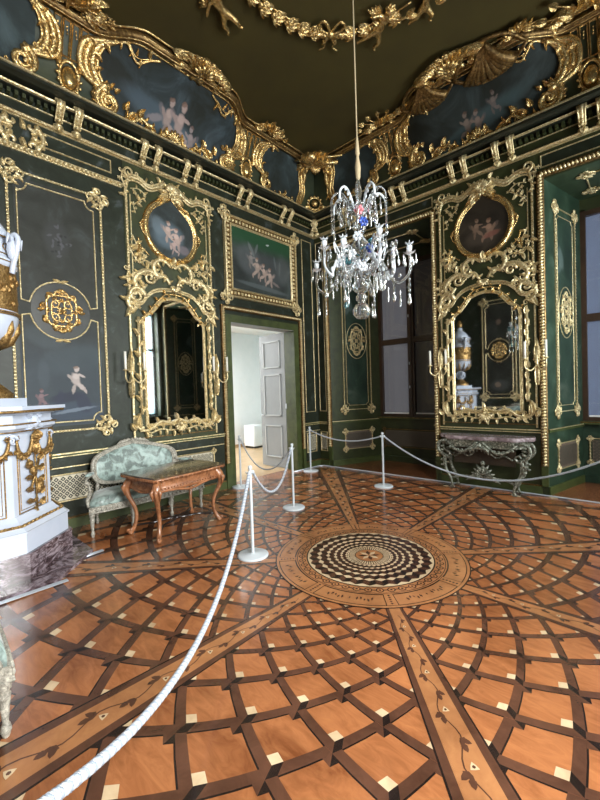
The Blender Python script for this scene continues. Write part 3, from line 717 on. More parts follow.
# ================================================ WALL ORNAMENT
# ---------------- door
t=struct(thing('door_1','white three-panel double door in a green and gilt surround, right leaf standing open','door',FA(0)))
a,b_,T=DO
q=MB()
for (u0,u1,v0,v1) in ((a-.10,a,0,T+.10),(b_,b_+.11,0,T+.10),(a,b_,T,T+.10)): q.box(u0,u1,v0,v1,0,.03)
for (u0,u1) in ((a-.02,a+.03),(b_-.03,b_+.02)): q.box(u0,u1,0,T,-.25,.035)
q.box(a,b_,T-.03,T,-.25,.035); q.build('architrave','green_trim',t)
q=MB(); q.box(a+.03,b_-.03,T-.036,T-.030,-.25,.02); q.box(a+.03,a+.036,0,T-.03,-.25,-.12); q.build('jamb_lining','door_white',t)
q=MB(); k=.075; P=[(-2.515+k/2,.42),(-2.515+k/2,3.105-k/2),(-.515-k/2,3.105-k/2),(-.515-k/2,.42)]
q.mold(P[::-1],[(-k/2,0),(-k/2,.05),(-k*.38,.055),(-k*.3,.03),(k*.3,.03),(k*.38,.05),(k/2,.04),(k/2,0)],False,1); gadroon(q,P,.040,k*.40,.045,slant=.5,seg=6,rings=4)  # dark backing puts gap shade into the colour behind the beads
q.build('gadrooned_moulding',['gold_pale','gold_dark'],t)
q=MB(); q.box(-2.515,-2.44,0,.42,0,.05); q.box(-.59,-.515,0,.42,0,.05); q.build('plinth_block','green_trim',t)
def leaf_door(u,v0,sgn,label,pm):
    # leaf lies in the plane y=u, hinged at the side-room face of the wall, pointing away from the room
    x0,x1=-1.03,-.26
    q=MB(); th=.045; y0,y1=(u-th,u) if sgn<0 else (u,u+th); q.box(x0,x1,y0,y1,.02,T-.03)
    yf=y0 if sgn<0 else y1
    d=q.build('door_leaf',pm,t); d.matrix_parent_inverse=FA(0).inverted()
    if label: d['label']=label
    q=MB()
    for z0,z1 in ((.22,.90),(1.10,1.98),(2.12,2.68)):
        s=-1 if sgn<0 else 1
        for (p0,p1,r0,r1,e0) in ((x0+.13,x1-.13,z0,z1,.012),):
            for w_,e1 in ((0,.022),):
                A,B,C_,D=p0+w_,p1-w_,r0+w_,r1-w_
                Y=(yf,yf+s*e1); q.box(A,B,*Y,C_,C_+.022); q.box(A,B,*Y,D-.022,D); q.box(A,A+.022,*Y,C_,D); q.box(B-.022,B,*Y,C_,D)
    m_=q.build('raised_panel','lit_panel_moulding',d); 
    q=MB(); q.tube([(x0+.06,yf,1.12),(x0+.06,yf-.05*(-s if False else -s),1.12),(x0+.13,yf+.05*s,1.12)],.010,6); q.box(x1-.0,x1+.03,yf-.03*s,yf+.02*s,1.26,1.36); q.build('door_handle','post',d)
    return d
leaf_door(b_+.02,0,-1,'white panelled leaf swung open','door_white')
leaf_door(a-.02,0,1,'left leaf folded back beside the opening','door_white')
# side room
q=MB(); q.box(-3.95,-3.8,-4.5,2.6,0,3.4); q.box(-3.95,-.25,2.5,2.6,0,3.4); q.box(-3.95,-.25,-4.6,-4.5,0,3.4); q.box(-3.95,-.25,-4.6,2.6,3.4,3.5)
struct(q.build('wall_side_room','white'))
q=MB(); q.box(-3.95,-.25,-4.6,2.6,-.12,0); struct(q.build('floor_side_room','oakfloor'))
q=MB(); q.box(-3.80,-3.785,-4.5,2.5,0,.09); struct(q.build('baseboard_side_room','oakfloor'))
t=thing('cabinet','small white cabinet against the wall of the bright side room','cabinet',floorM(-3.35,.95))
MB().box(-.22,.22,-.16,.22,.06,.66).build('body','white',t); MB().box(.221,.235,-.13,.19,.09,.62).build('door','white',t); MB().box(-.2,.2,-.14,.2,0,.06).build('plinth','dark_iron',t); MB().box(.235,.25,.12,.14,.3,.4).build('handle','post',t)

# ---------------- pier panels with oval painting, mirror and sconces (same design on both walls)
def pier_unit(F,c,where,blobs,dark,mid,light,pw=.67):
    Fm=F(c)
    t=thing('pier_panelling','gilt rococo panelling around oval painting and mirror '+where,'panelling',Fm)
    MB().box(-pw-.03,pw+.03,.95,4.84,0,.012).build('backing','green',t)
    for s in (1,-1):
        q=MB(); q.box(s*pw-.014,s*pw+.014,3.05,4.5,.012,.035); gadroon(q,[(s*pw,3.05),(s*pw,4.5)],.045,.016,.035,slant=.8*s,seg=5,rings=3)
        q.box(s*(pw-.06)-.006,s*(pw-.06)+.006,3.05,4.42,.012,.022)
        q.box(s*(pw+.01)-.012,s*(pw+.01)+.012,.97,3.05,.012,.028)
        q.build('side_moulding','gold_pale',t)
    # crest
    q=MB(); z=.03
    for s in (1,-1):
        for dv,r in ((0,.028),(-.045,.015),(.040,.011)):
            stroke(q,[(s*.66,4.52+dv),(s*.62,4.64+dv),(s*.48,4.66+dv),(s*.34,4.60+dv),(s*.20,4.66+dv),(s*.10,4.74+dv)],r*.8,r,z)
        rocaille(q,[(s*.62,4.66),(s*.46,4.69),(s*.34,4.63),(s*.20,4.69),(s*.08,4.76)],.012,.012,z,seed=3,dens=22,L=.07)
        stroke(q,spiral(s*.62,4.71,.075,.015,-PI/2,1.3,14,s),.020,.010,z+.01,smooth=False)
        rocaille(q,[(s*.69,4.72),(s*.72,4.60),(s*.68,4.50),(s*.70,4.36)],.016,.008,z,seed=5,dens=26,L=.07)
        rocaille(q,[(s*.60,4.50),(s*.48,4.53),(s*.38,4.46),(s*.47,4.38),(s*.56,4.28),(s*.54,4.18)],.008,.006,.02,seed=7,dens=26,L=.06)
        for p in ((s*.50,4.42),(s*.54,4.46),(s*.47,4.37),(s*.57,4.30)): rosette(q,p[0],p[1],.034,.02,pet=5)
        rocaille(q,[(s*.60,3.86),(s*.55,3.76),(s*.50,3.66),(s*.40,3.60)],.012,.008,.02,seed=9,dens=24,L=.07)
    shell(q,0,4.60,PI/2,.15,z+.01,H=.07,ribs=9); rosette(q,0,4.57,.075,z+.05,pet=7)
    for s in (1,-1):
        for k_ in range(3): leaf(q,s*.05,4.58-.02*k_,PI/2-s*(.9+.5*k_),.17,.035,.04,z,curl=-.9*s)
    q.build('crest','gold_pale',t)
    # ornament between oval and mirror
    q=MB()
    for s in (1,-1):
        rocaille(q,[(s*.04,3.52),(s*.14,3.60),(s*.26,3.57),(s*.31,3.46),(s*.25,3.35),(s*.14,3.37),(s*.06,3.26)],.018,.022,.03,seed=11,dens=20,L=.075,rm=.038)
        rocaille(q,[(s*.22,3.32),(s*.36,3.40),(s*.50,3.36),(s*.60,3.24),(s*.55,3.12),(s*.45,3.14)],.016,.014,.035,seed=13,dens=20,L=.085,rm=.044)
        rocaille(q,[(s*.42,3.20),(s*.54,3.08),(s*.66,3.02),(s*.70,2.90),(s*.62,2.82),(s*.56,2.90)],.016,.012,.035,seed=15,dens=20,L=.085,rm=.040)
        rocaille(q,[(s*.30,3.50),(s*.42,3.54),(s*.52,3.50),(s*.60,3.58),(s*.66,3.70)],.010,.008,.03,seed=17,dens=26,L=.08)
        rocaille(q,[(s*.66,3.40),(s*.70,3.26),(s*.68,3.14)],.014,.010,.03,seed=19,dens=26,L=.08)
        stroke(q,spiral(s*.58,3.02,.125,.02,0,1.5,20,-s),.032,.016,.045,smooth=False); stroke(q,spiral(s*.38,3.30,.085,.015,0,1.3,14,s),.024,.012,.045,smooth=False); stroke(q,spiral(s*.58,3.30,.07,.012,0,1.3,14,s),.020,.010,.045,smooth=False)
        for dr in (0,.035): stroke(q,[(s*.68,2.92),(s*.52,2.90+dr),(s*.42,3.02+dr),(s*.28,3.12+dr),(0,3.17+dr)],.016,.016,.035)
        for p in ((s*.46,3.55),(s*.52,3.50),(s*.42,3.60),(s*.57,3.57),(s*.50,3.62),(s*.35,3.30),(s*.60,3.66),(s*.55,3.72)): rosette(q,p[0],p[1],.032,.03,pet=5)
        leaf(q,s*.66,2.86,-PI/2+s*.1,.18,.035,.03,.02,curl=.7*s); leaf(q,s*.60,2.84,-PI/2+s*.5,.14,.03,.03,.02,curl=.7*s)
    rosette(q,0,3.55,.06,.04); leaf(q,0,3.56,PI/2,.12,.04,.04,.04); shell(q,0,3.24,-PI/2,.11,.04,H=.05,ribs=7)
    q.build('middle_cartouche','gold_pale',t)
    # base line of the panel
    q=MB(); q.box(-pw,pw,1.005,1.02,.012,.022); q.build('thin_line','gold_dark',t)
    # oval painting
    o=thing('oval_painting','oval gilt-framed painting of figures above the mirror '+where,'painting',F(c,4.05,.012))
    P=[]
    for i in range(40):
        an=2*PI*i/40; r=1.0; x,y=.40*cos(an),.43*sin(an); 
        if y>.25: y+= .10*max(0,1-abs(x)/.16)
        P.append((x,y))
    MB().prism(P,.0,.012).build('canvas',painted('oval_painting_'+('a' if F is FA else 'b'),dark,mid,light,blobs,scale=2.6),o)
    q=MB(); q.mold(P,[(-.045,0),(-.04,.03),(-.02,.05),(.005,.045),(.015,.02),(.03,.03),(.04,.0)],True,sm=True)
    q.mold(P,[(-.055,.0),(-.05,.02),(-.045,0)],True)
    for i in (7,12,28,32): 
        x,y=P[i]; leaf(q,x,y,math.atan2(y,x)+1.3,.13,.03,.03,.03,curl=.5); leaf(q,x,y,math.atan2(y,x)-1.3,.13,.03,.03,.03,curl=-.5)
    for s in (1,-1): stroke(q,[(s*.40,.10),(s*.48,.02),(s*.46,-.08),(s*.40,-.16)],.012,.008,.02); rosette(q,s*.47,0,.035,.02); stroke(q,[(s*.5,.3),(s*.45,.36),(s*.38,.4)],.01,.006,.01); stroke(q,[(s*.52,-.2),(s*.48,-.32),(s*.36,-.42)],.014,.008,.01); leaf(q,s*.5,-.3,-PI/2,.16,.035,.02,.01,curl=.5*s)
    q.build('frame','gold',o)
    # mirror
    o=thing('pier_mirror','tall mirror with arched gilt rococo frame '+where,'mirror',F(c,1.1,.012))
    def out(W,top,sh,bot):
        H=[(W,bot),(W,sh-.06),(W*.97,sh),(W*.86,sh+.05),(W*.72,sh+.09),(W*.58,sh+.17),(W*.42,sh+.27),(W*.22,top-.015),(0,top)]
        return [(x,y) for x,y in H]+[(-x,y) for x,y in H[-2::-1]]
    G=out(.48,1.94,1.62,.10)
    MB().prism(G,.0,.02).build('mirror_glass','glass_mirror',o)
    q=MB(); q.mold(G,[(-.040,0),(-.036,.03),(-.022,.042),(-.010,.028),(0,.036),(.010,.022),(.014,.018)],True)
    q.build('frame','gold_pale',o)
    q=MB()
    for s in (1,-1): rocaille(q,[(s*.53,1.60),(s*.42,1.70),(s*.30,1.85),(s*.16,1.99),(0,2.02)],.012,.012,.03,seed=23,dens=20,L=.06)
    q.build('arch_carving','gold',o)
    for s in (1,-1):
        q=MB(); q.tube([(s*.575,v,.035) for v in (.25,.7,1.2,1.62)],.022,6)
        for i in range(9): v=.28+i*.155; leaf(q,s*.575,v,PI/2+s*.35*(-1)**i,.13,.03,.03,.03,curl=-.8*(-1)**i); 
        for i in range(7): rosette(q,s*.60,.36+i*.2,.022,.035,pet=5)
        q.build('side_garland','gold_pale',o)
    q=MB()
    for s in (1,-1):
        rocaille(q,[(s*.62,.26),(s*.66,.12),(s*.56,.02),(s*.42,.05),(s*.30,.13),(s*.14,.10),(0,.15)],.014,.018,.03,seed=31,dens=20,L=.08,rm=.026)
        rocaille(q,[(s*.60,.08),(s*.46,-.02),(s*.3,.02),(s*.16,-.01),(0,.0)],.014,.014,.03,seed=33,dens=22,L=.07)
        for p,an,l in (((s*.60,.06),PI/2-s*.35,.22),((s*.65,.10),PI/2-s*.1,.18),((s*.67,.04),PI/2-s*.9,.12)): leaf(q,p[0],p[1],an,l,.035,.04,.025,curl=.6*s)
    shell(q,0,.07,-PI/2,.13,.04,H=.06,ribs=7); rosette(q,0,.08,.06,.06)
    q.build('foot_ornament','gold_pale',o)
    # sconces
    for s in (1,-1):
        side='left' if s<0 else 'right'
        k=thing('wall_sconce','gilt two-candle sconce on the %s of the mirror %s'%(side,where),'sconce',F(c+s*.70,1.95,.035)@Matrix.Scale(1.3,4),'gilt two-candle sconces beside the mirrors')
        q=MB(); leaf(q,0,-.28,PI/2,.3,.03,.03,.0); leaf(q,0,-.02,PI/2,.26,.035,.03,.0); rosette(q,0,0,.04,.02); q.tube([(0,-.25,.02),(0,.15,.03)],.014,6); q.build('backplate','gold_pale',k)
        for g in (1,-1):
            am=MB(); am.tube(crom([(0,-.06,.03),(g*.05,-.12,.07),(g*.10,-.08,.10),(g*.10,.0,.10)],4),.008,5); am.lathe([(0.001,0),(.03,.004),(.032,.012),(.012,.016),(.012,.04)],(0,0,0),8)
            am2=MB(); am2.tube(crom([(0,-.06,.03),(g*.05,-.12,.07),(g*.10,-.08,.10),(g*.10,.0,.10)],4),.008,5); am2.ell((g*.10,.01,.10),(.03,.010,.03),0,8,4); ar=am2.build('arm','gold_pale',k)
            MB().tube([(g*.10,.015,.10),(g*.10,.20,.10)],.013,7).build('candle','candle',ar)
FIG=(.50,.36,.28)
pier_unit(FA,cA,'between the sofa and the doorway',[(-.05,-.06,.28,.22,10,(.10,.14,.17),.8),(-.2,.05,.12,.16,20,(.13,.17,.20),.6)]+child(-.06,.0,.34,(.40,.30,.26),1)+child(.09,-.08,.36,(.42,.31,.27),2)+child(.03,-.2,.25,(.34,.25,.23),3)+[(.2,-.22,.1,.08,0,(.18,.15,.17),.6)],(.014,.018,.016),(.030,.040,.042),(.08,.10,.115))
pier_unit(FB,cB,'between the two windows',[(0,-.12,.30,.16,10,(.06,.045,.033),.8)]+child(-.10,.0,.32,(.20,.13,.09),4,.85)+child(.10,-.06,.36,(.26,.16,.11),6,.85)+[(.12,-.14,.14,.05,10,(.20,.08,.06),.8)],(.012,.009,.006),(.028,.021,.014),(.06,.044,.03))

# ---------------- large painted wall panels
def wall_panel(F,c,hw,label,mat,pale='gold_pale'):
    t=thing('wall_panel',label,'panel',F(c)); z=.002
    MB().box(-hw+.06,hw-.06,1.27,4.17,0,.004).build('painted_field',mat,t)
    q=MB()
    for u in (-hw,hw): q.box(u-.012,u+.012,1.21,4.23,0,.02); gadroon(q,[(u,1.21),(u,4.23)],.04,.018,.018,slant=.8,seg=5,rings=3)
    for v in (1.21,4.23): q.box(-hw,hw,v-.010,v+.010,0,.02); gadroon(q,[(-hw,v),(hw,v)],.04,.014,.018,slant=.8,seg=5,rings=3)
    for sx in (-1,1):
        for v,sy in ((1.21,-1),(4.23,1)): corner_orn(q,sx*(hw-.03),v-sy*.03,sx,sy,.16,.015)
    q.build('outer_moulding',pale,t)
    q=MB(); k=.10; a=hw-.09; r=.33; cv=2.68; z=.004
    pr=round_prof(.009,.014)
    def arc(cx,cy,r,a0,a1,n=6,sy=1): return [(cx+r*cos(a0+(a1-a0)*i/n),cy+sy*r*sin(a0+(a1-a0)*i/n)) for i in range(n+1)]
    g=math.asin(.07/r)
    up=[(-a,cv+.09),(-a,4.12-k)]+arc(-a,4.12,k,-PI/2,0)+arc(a,4.12,k,PI,1.5*PI)+[(a,cv+.09)]
    low=[(-a,cv-.09),(-a,1.32+k)]+arc(-a,1.32,k,PI/2,0)+arc(a,1.32,k,PI,PI/2)+[(a,cv-.09)]
    ru=min(r,a-.06)
    up=up+[(ru+.0,cv+.07)]+arc(0,cv+.02,ru,g,PI-g,12)[1:-1]+[(-ru,cv+.07)]; low=low+[(ru,cv-.07)]+arc(0,cv-.02,ru,-g,-PI+g,12)[1:-1]+[(-ru,cv-.07)]
    q.mold(up,pr,True,0,z); q.mold(low,pr,True,0,z)
    for s in (1,-1):
        for sx in (1,-1): leaf(q,0,cv+s*(ru+.02),(0 if sx>0 else PI)+s*sx*.3,.09,.02,.02,.005); 
    q.build('thin_moulding',pale,t)
    o=MB(); P=[((ru-.01)*cos(i*PI/12),cv+(ru+.01)*sin(i*PI/12)) for i in range(24)]; o.prism(P,.004,.007); o.build('medallion_ground','black',t)
    q=MB(); medallion(q,0,cv,.44,.50,.012); q.build('medallion','gold',t)
    return t
gf=(.10,.13,.16)
m_left=painted('pastoral_panel',(.015,.017,.012),(.025,.028,.023),(.045,.054,.054),[
 (.15,2.1,.40,.20,15,(.050,.070,.082),.4),(-.2,2.35,.25,.14,-20,(.07,.09,.10),.35),(.25,1.9,.14,.3,0,(.030,.042,.050),.5),(.0,1.45,.5,.14,0,(.035,.052,.085),.6),
 (.02,1.62,.22,.07,10,(.020,.026,.045),.9),(.2,1.55,.09,.14,20,(.022,.028,.05),.85),(-.06,1.60,.05,.12,-10,(.022,.028,.05),.8),
 *child(.12,1.84,.36,(.38,.33,.31),8,.95,False),*child(-.26,1.62,.24,(.17,.11,.12),12,.85,False),
 (-.22,1.90,.07,.20,0,(.055,.072,.085),.5),(.1,1.46,.28,.025,8,(.16,.20,.25),.7),
 (-.02,3.55,.16,.24,0,(.035,.038,.038),.8),*[(.13*sin(i*2.4)*((i%5)/4),3.52+.20*cos(i*1.9)*((i%7)/6),.020+.008*(i%3),.016,i*40,((.075,.075,.085) if i%3 else (.010,.011,.009)),.7) for i in range(26)]],scale=3.2,grad=(2.75,1.9,(.042,.060,.080),.6))
wall_panel(FA,-4.87,.50,'tall painted panel with riding cherub and gilt medallion above the sofa end',m_left)
m_back=painted('pastoral_back_panel',(.016,.016,.013),(.024,.026,.021),(.045,.050,.046),[(0,1.6,.3,.2,0,(.06,.065,.06),.7),(.05,1.62,.10,.09,20,(.22,.16,.12),.8),(.0,3.55,.08,.1,0,(.18,.13,.10),.7)],scale=2.4)
wall_panel(FC,1.83,.47,'painted panel with gilt medallion on the wall behind the camera, reflected in the far mirror',m_back)
# narrow panels in the corner and their dado fields
def narrow(F,c,hw,label,two=True):
    t=thing('narrow_panel',label,'panel',F(c)); MB().box(-hw,hw,1.17,4.74,0,.003).build('painted_field','wallpaint',t)
    q=MB(); line_rect(q,-hw,hw,1.17,4.74,.009,.014,.0); q.build('gilt_line','gold_pale',t)
    q=MB(); lattice(q,-hw*.75,hw*.75,.36,.68,.05,.0065,0,1,0); q.build('lattice_panel',['lattice_bg','lattice_dk'],t)
    q=MB(); line_rect(q,-hw,hw,.32,.72,.012,.018,0); q.build('dado_line','gold_pale',t)
narrow(FA,-.27,.145,'narrow dark green panel between the doorway and the corner'); narrow(FB,.125,.085,'narrowest dark green panel, right of the room corner')
# dado fields of left wall
def dado(u0,u1,label,mat='lattice_bg'):
    t=thing('dado_panel',label,'panel',FA((u0+u1)/2)); h=(u1-u0)/2
    q=MB(); lattice(q,-h+.03,h-.03,.36,.66,.075,.0065,0,1,0); q.build('lattice_panel',[mat,'lattice_dk'],t)
    q=MB()
    for v in (.345,.675): q.tube([(-h,v,.01),(h,v,.01)],.010,6)
    for u in (-h,h):
        q.tube([(u,.345,.01),(u,.675,.01)],.010,6)
        for v in (.345,.675): corner_orn(q,u,v,1 if u>0 else -1,1 if v>.5 else -1,.06)
    q.build('gilt_edge','gold_pale',t)
dado(-5.45,-4.28,'ivory lattice dado panel between the white stove and the sofa')
dado(-4.0,-2.74,'ivory lattice dado panel behind the sofa and writing table')

# ---------------- overdoor painting
t=thing('overdoor_painting','gilt-framed painting of dancing cherubs above the open door','painting',FA(-1.52,3.96,.01))
m_=painted('overdoor_canvas',(.016,.020,.019),(.034,.044,.042),(.085,.10,.10),[
 (.1,-.1,.62,.35,0,(.055,.062,.066),.7),(-.35,.05,.3,.3,20,(.085,.095,.10),.6),(.5,0,.2,.3,0,(.08,.09,.09),.5),
 *child(-.30,.04,.34,(.20,.18,.17),21),*child(-.14,-.08,.40,(.34,.26,.22),22),*child(.02,-.14,.36,(.36,.27,.23),23),*child(.17,-.20,.38,(.35,.27,.23),24),(-.28,.22,.04,.16,30,(.14,.16,.16),.7),(-.16,.26,.03,.12,-20,(.12,.14,.14),.7),(.3,.1,.03,.14,10,(.10,.12,.12),.6),(.42,.02,.03,.16,-5,(.10,.12,.12),.6),
 (.3,-.30,.12,.03,-20,(.18,.15,.14),.8),(0,-.42,.7,.05,-3,(.09,.11,.115),.7),(.12,.40,.05,.02,10,(.45,.5,.5),.7)],scale=2.4,grad=(.12,.42,(.012,.060,.022),.9))
MB().box(-.72,.72,-.54,.54,0,.02).build('canvas',m_,t)
q=MB(); P=rect(-.80,.80,-.62,.62)
q.mold(P,[(-.048,.04),(-.045,.028),(.045,.026),(.048,.035)],True,1)  # dark bed paints shade into the channel between the frame rims
q.mold(P,[(-.085,0),(-.08,.055),(-.06,.07),(-.045,.04)],True); q.mold(P,[(.045,.035),(.06,.055),(.085,.03),(.09,0)],True)
for i in range(4): 
    A=P[i]; B=P[(i+1)%4]; gadroon(q,[A,B],.075,.022,.034,slant=.9,seg=6,rings=4); gadroon(q,[A,B],.075,.022,.034,slant=-.9,seg=6,rings=4)
q.build('frame',['gold_pale','gold_dark'],t)
q=MB()
for sx in (-1,1):
    for sy in (-1,1): corner_orn(q,sx*.87,sy*.71,sx,sy,.15,.03)
q.build('corner_ornament','gold_pale',t)
# strip lines between frieze and panels
def line_panel(F,u0,u1,v0,v1,label):
    t=thing('outlined_tablet',label,'panel',F((u0+u1)/2,(v0+v1)/2)); h=(u1-u0)/2; g=(v1-v0)/2
    MB().box(-h,h,-g,g,0,.003).build('painted_field','wallpaint',t); q=MB(); line_rect(q,-h,h,-g,g,.009,.016,.0); q.build('gilt_line','gold_pale',t)
line_panel(FA,-5.05,-4.21,4.62,4.78,'small outlined panel above the painted wall panel, nearest the mirror')
line_panel(FA,-6.3,-5.35,4.62,4.78,'small outlined panel at the far left under the frieze')
line_panel(FB,.36,2.62,4.64,4.80,'long outlined panel above the dark window niche')
line_panel(FB,4.20,6.5,4.64,4.80,'long outlined panel above the right green window niche')
t=thing('rope_moulding','gilt rope moulding under the frieze on the left wall','moulding',FA(-5.3,4.5))
q=MB(); q.box(-1.3,1.22,-.035,.035,0,.02); gadroon(q,[(-1.3,0),(1.22,0)],.05,.032,.025,slant=.5); q.build('gadrooned_moulding','gold_pale',t)
t=thing('frieze_cartouche','gilt pierced cartouche between two small panels high on the left wall','ornament',FA(-5.2,4.68))
q=MB(); cscroll(q,-.1,0,.2,0,1,th=.15); cscroll(q,.1,0,.2,0,-1,th=.15)
for an in (.4,1.4,2.7,3.6,4.7,5.8): leaf(q,.10*cos(an),.05*sin(an),an,.12,.03,.03,.01,curl=.8)
q.build('ornament','gold_pale',t)

# ---------------- frieze brackets
bq=MB(); 
bq.tube(crom([(0,5.155-4.9,.05),(0,5.17-4.9,.14),(0,5.12-4.9,.175),(0,5.05-4.9,.11),(0,4.97-4.9,.05),(0,4.93-4.9,.065),(0,4.92-4.9,.03)],4),[.036]*8+[.032]*8+[.026]*9,8)
for s in (-1,1): bq.tube(crom([(s*.038,.26,.06),(s*.038,.275,.15),(s*.038,.21,.19),(s*.034,.13,.12),(s*.034,.06,.07)],4),.012,5)
for v in (.07,.12,.17): bq.ell((0,v,.10+.25*(v-.07)),(.03,.022,.03),0,6,4)
bq.box(-.055,.055,.255,.285,0,.17)
leafq=MB(); leaf(leafq,0,.05,-PI/2,.09,.05,.03,.05); rosette(leafq,0,.03,.045,.045)
br=thing('frieze_bracket','x','bracket',FA(cA-.33,4.89),'gilt scroll brackets on the frieze'); bq.build('scroll','gold_pale',br); leafq.build('leaf_drop','gold_pale',br)
first=True
ords=['nearest the corner','second from the corner','third from the corner','fourth from the corner','fifth from the corner','sixth from the corner','seventh from the corner','eighth from the corner','ninth from the corner','tenth from the corner','eleventh from the corner','twelfth from the corner']
def place_br(F,us,wall):
    global first
    for i,u in enumerate(us):
        if first: o=br; first=False
        else: o=copy_tree(br)
        o.matrix_world=F(u,4.89); o['label']='gilt scroll bracket on the %s frieze, %s'%(wall,ords[i])
def offs(c,end,sg):
    L=[]
    for k in (-1,1):
        for d in (.33,1.37,2.42):
            for w_ in (-.10,.10): L.append(c+k*d+w_)
    return L
LA=sorted([u for u in offs(cA,0,1) if u>-6.4],reverse=True); LA=[-.13]+LA
LB=sorted([u for u in offs(cB,0,1) if u<6.6]); LB=[.13]+LB
place_br(FA,LA[:12],'left wall'); place_br(FB,LB[:12],'far wall')

# ================================================ COVE ORNAMENT
m_cv=painted('cove_sky_painting',(.010,.013,.010),(.020,.030,.034),(.058,.082,.100),[(-.1,5.5,.75,.16,-14,(.060,.088,.115),.75),(.25,5.42,.5,.10,-10,(.08,.115,.145),.6)]+child(-.12,5.58,.44,(.30,.23,.21),31)+child(.06,5.58,.48,(.32,.24,.22),32)+child(.28,5.46,.36,(.22,.18,.18),33)+[(-.3,5.52,.14,.05,20,(.22,.19,.20),.7)],scale=1.9,lim=(.4,.55,.72),rough=.75)
m_cv2=painted('cove_far_painting',(.009,.011,.008),(.018,.025,.024),(.042,.060,.064),[(.0,5.5,.8,.14,14,(.045,.075,.082),.7)]+child(-.12,5.55,.34,(.17,.13,.11),34,.85)+child(.03,5.52,.34,(.19,.14,.12),35,.85)+child(.26,5.66,.26,(.14,.11,.10),36,.8),scale=1.9,lim=(.4,.55,.72),rough=.75)
m_cvs=painted('cove_small_painting',(.010,.014,.011),(.022,.034,.036),(.062,.090,.098),[(.1,5.6,.2,.2,10,(.06,.09,.11),.6)],scale=2.2,rough=.75)
def cove_set(F,c,wall,mats,half):
    zf=lambda u,v: cove_n(u,v)
    def surf(q,f0,f1,v0,v1,nu=24,nv=8,off=.006):
        vs=[];fs=[]
        for i in range(nu+1):
            for j in range(nv+1):
                v=v0+(v1-v0)*j/nv; u=f0(v)+(f1(v)-f0(v))*i/nu; vs.append((u,v,cove_n(u,v)+off))
        for i in range(nu):
            for j in range(nv): a=i*(nv+1)+j; fs.append((a,a+nv+1,a+nv+2,a+1))
        q.add(vs,fs,0,True)
    Fm=F(c)
    # central painting with scrolled frame
    t=thing('cove_painting','large scroll-framed sky painting with cherubs in the %s cove'%wall,'painting',Fm)
    q=MB(); bulge=lambda v: 1.02+.10*sin(PI*(v-5.3)/.75); surf(q,lambda v:-bulge(v),lambda v:bulge(v),5.28,6.05); q.build('canvas',mats[0],t)
    q=MB()
    for s in (1,-1):
        # lower border
        stroke(q,[(s*.80,5.32),(s*.62,5.33),(s*.48,5.42),(s*.36,5.36),(s*.20,5.30),(s*.08,5.36),(0,5.38)],.026,.034,.03,zf)
        stroke(q,[(s*.80,5.285),(s*.5,5.30),(s*.25,5.285),(0,5.31)],.02,.02,.03,zf)
        rocaille(q,[(s*.80,5.31),(s*.62,5.33),(s*.48,5.41),(s*.36,5.35),(s*.20,5.31),(0,5.37)],.010,.010,.04,zf,41,20,.075)
        rocaille(q,[(s*1.00,5.50),(s*1.10,5.62),(s*1.15,5.78),(s*1.08,5.93),(s*.92,6.0)],.012,.012,.05,zf,43,18,.085)
        for p,an,l in (((s*.66,5.36),PI/2+s*.6,.16),((s*.52,5.43),PI/2+s*.2,.13),((s*.42,5.36),PI/2+s*1.2,.15),((s*.22,5.31),PI/2+s*.9,.15),((s*.10,5.34),PI/2-s*.6,.14),((s*.70,5.42),PI/2-s*.1,.12)): leaf(q,p[0],p[1],an,l,.04,.035,.02,zf,curl=.8*s)
        # big volute scroll, several parallel ribs
        for dr,r in ((0,.055),(.075,.044),(.14,.050),(-.055,.026)):
            stroke(q,[(s*(.95-dr*.2),5.30-0+abs(dr)*.0+.22),(s*(1.06+dr),5.60),(s*(1.13+dr),5.75),(s*(1.08+dr),5.92),(s*(.93+dr*.6),5.99)],r,r*.7,.035,zf)
        for k_,(r0,r) in enumerate(((.165,.046),(.10,.03))): stroke(q,spiral(s*.92,5.42,r0,.02,PI/2,1.5,22,-s),r,r*.5,.045,zf,smooth=False)
        q.ell((s*.92,5.42,zf(.92,5.42)+.05),(.035,.035,.04),0,8,5)
        for i in range(9):
            a_=-.4+i*.42; leaf(q,s*(.92+.15*sin(a_)),5.42+.15*cos(a_),(PI/2-a_ if s>0 else PI/2+a_)+.8*s,.08,.028,.03,.03,zf,n=4,lobes=2)
        for p,an,l in () and (((s*1.12,5.60),PI/2+s*.5,.15),((s*1.06,5.74),PI/2+s*.6,.15),((s*1.02,5.86),PI/2+s*.8,.15),((s*.98,5.62),PI/2+s*.8,.13),((s*.9,5.97),PI/2+s*1.2,.2),((s*1.10,5.95),PI/2-s*.6,.14)): leaf(q,p[0],p[1],an,l,.045,.04,.03,zf,curl=-.7*s)
        # upper border hanging under the ceiling moulding
        stroke(q,[(s*.95,5.98),(s*.82,6.0),(s*.74,5.93),(s*.66,5.88),(s*.52,5.95),(s*.40,5.99)],.022,.018,.03,zf)
        rocaille(q,[(s*.92,6.0),(s*.80,6.0),(s*.72,5.93),(s*.64,5.92),(s*.5,5.97)],.010,.008,.03,zf,47,20,.07)
    rosette(q,0,5.36,.06,.04,zf); shell(q,0,5.32,PI/2,.15,.03,zf)
    q.build('scroll_frame','gold',t)
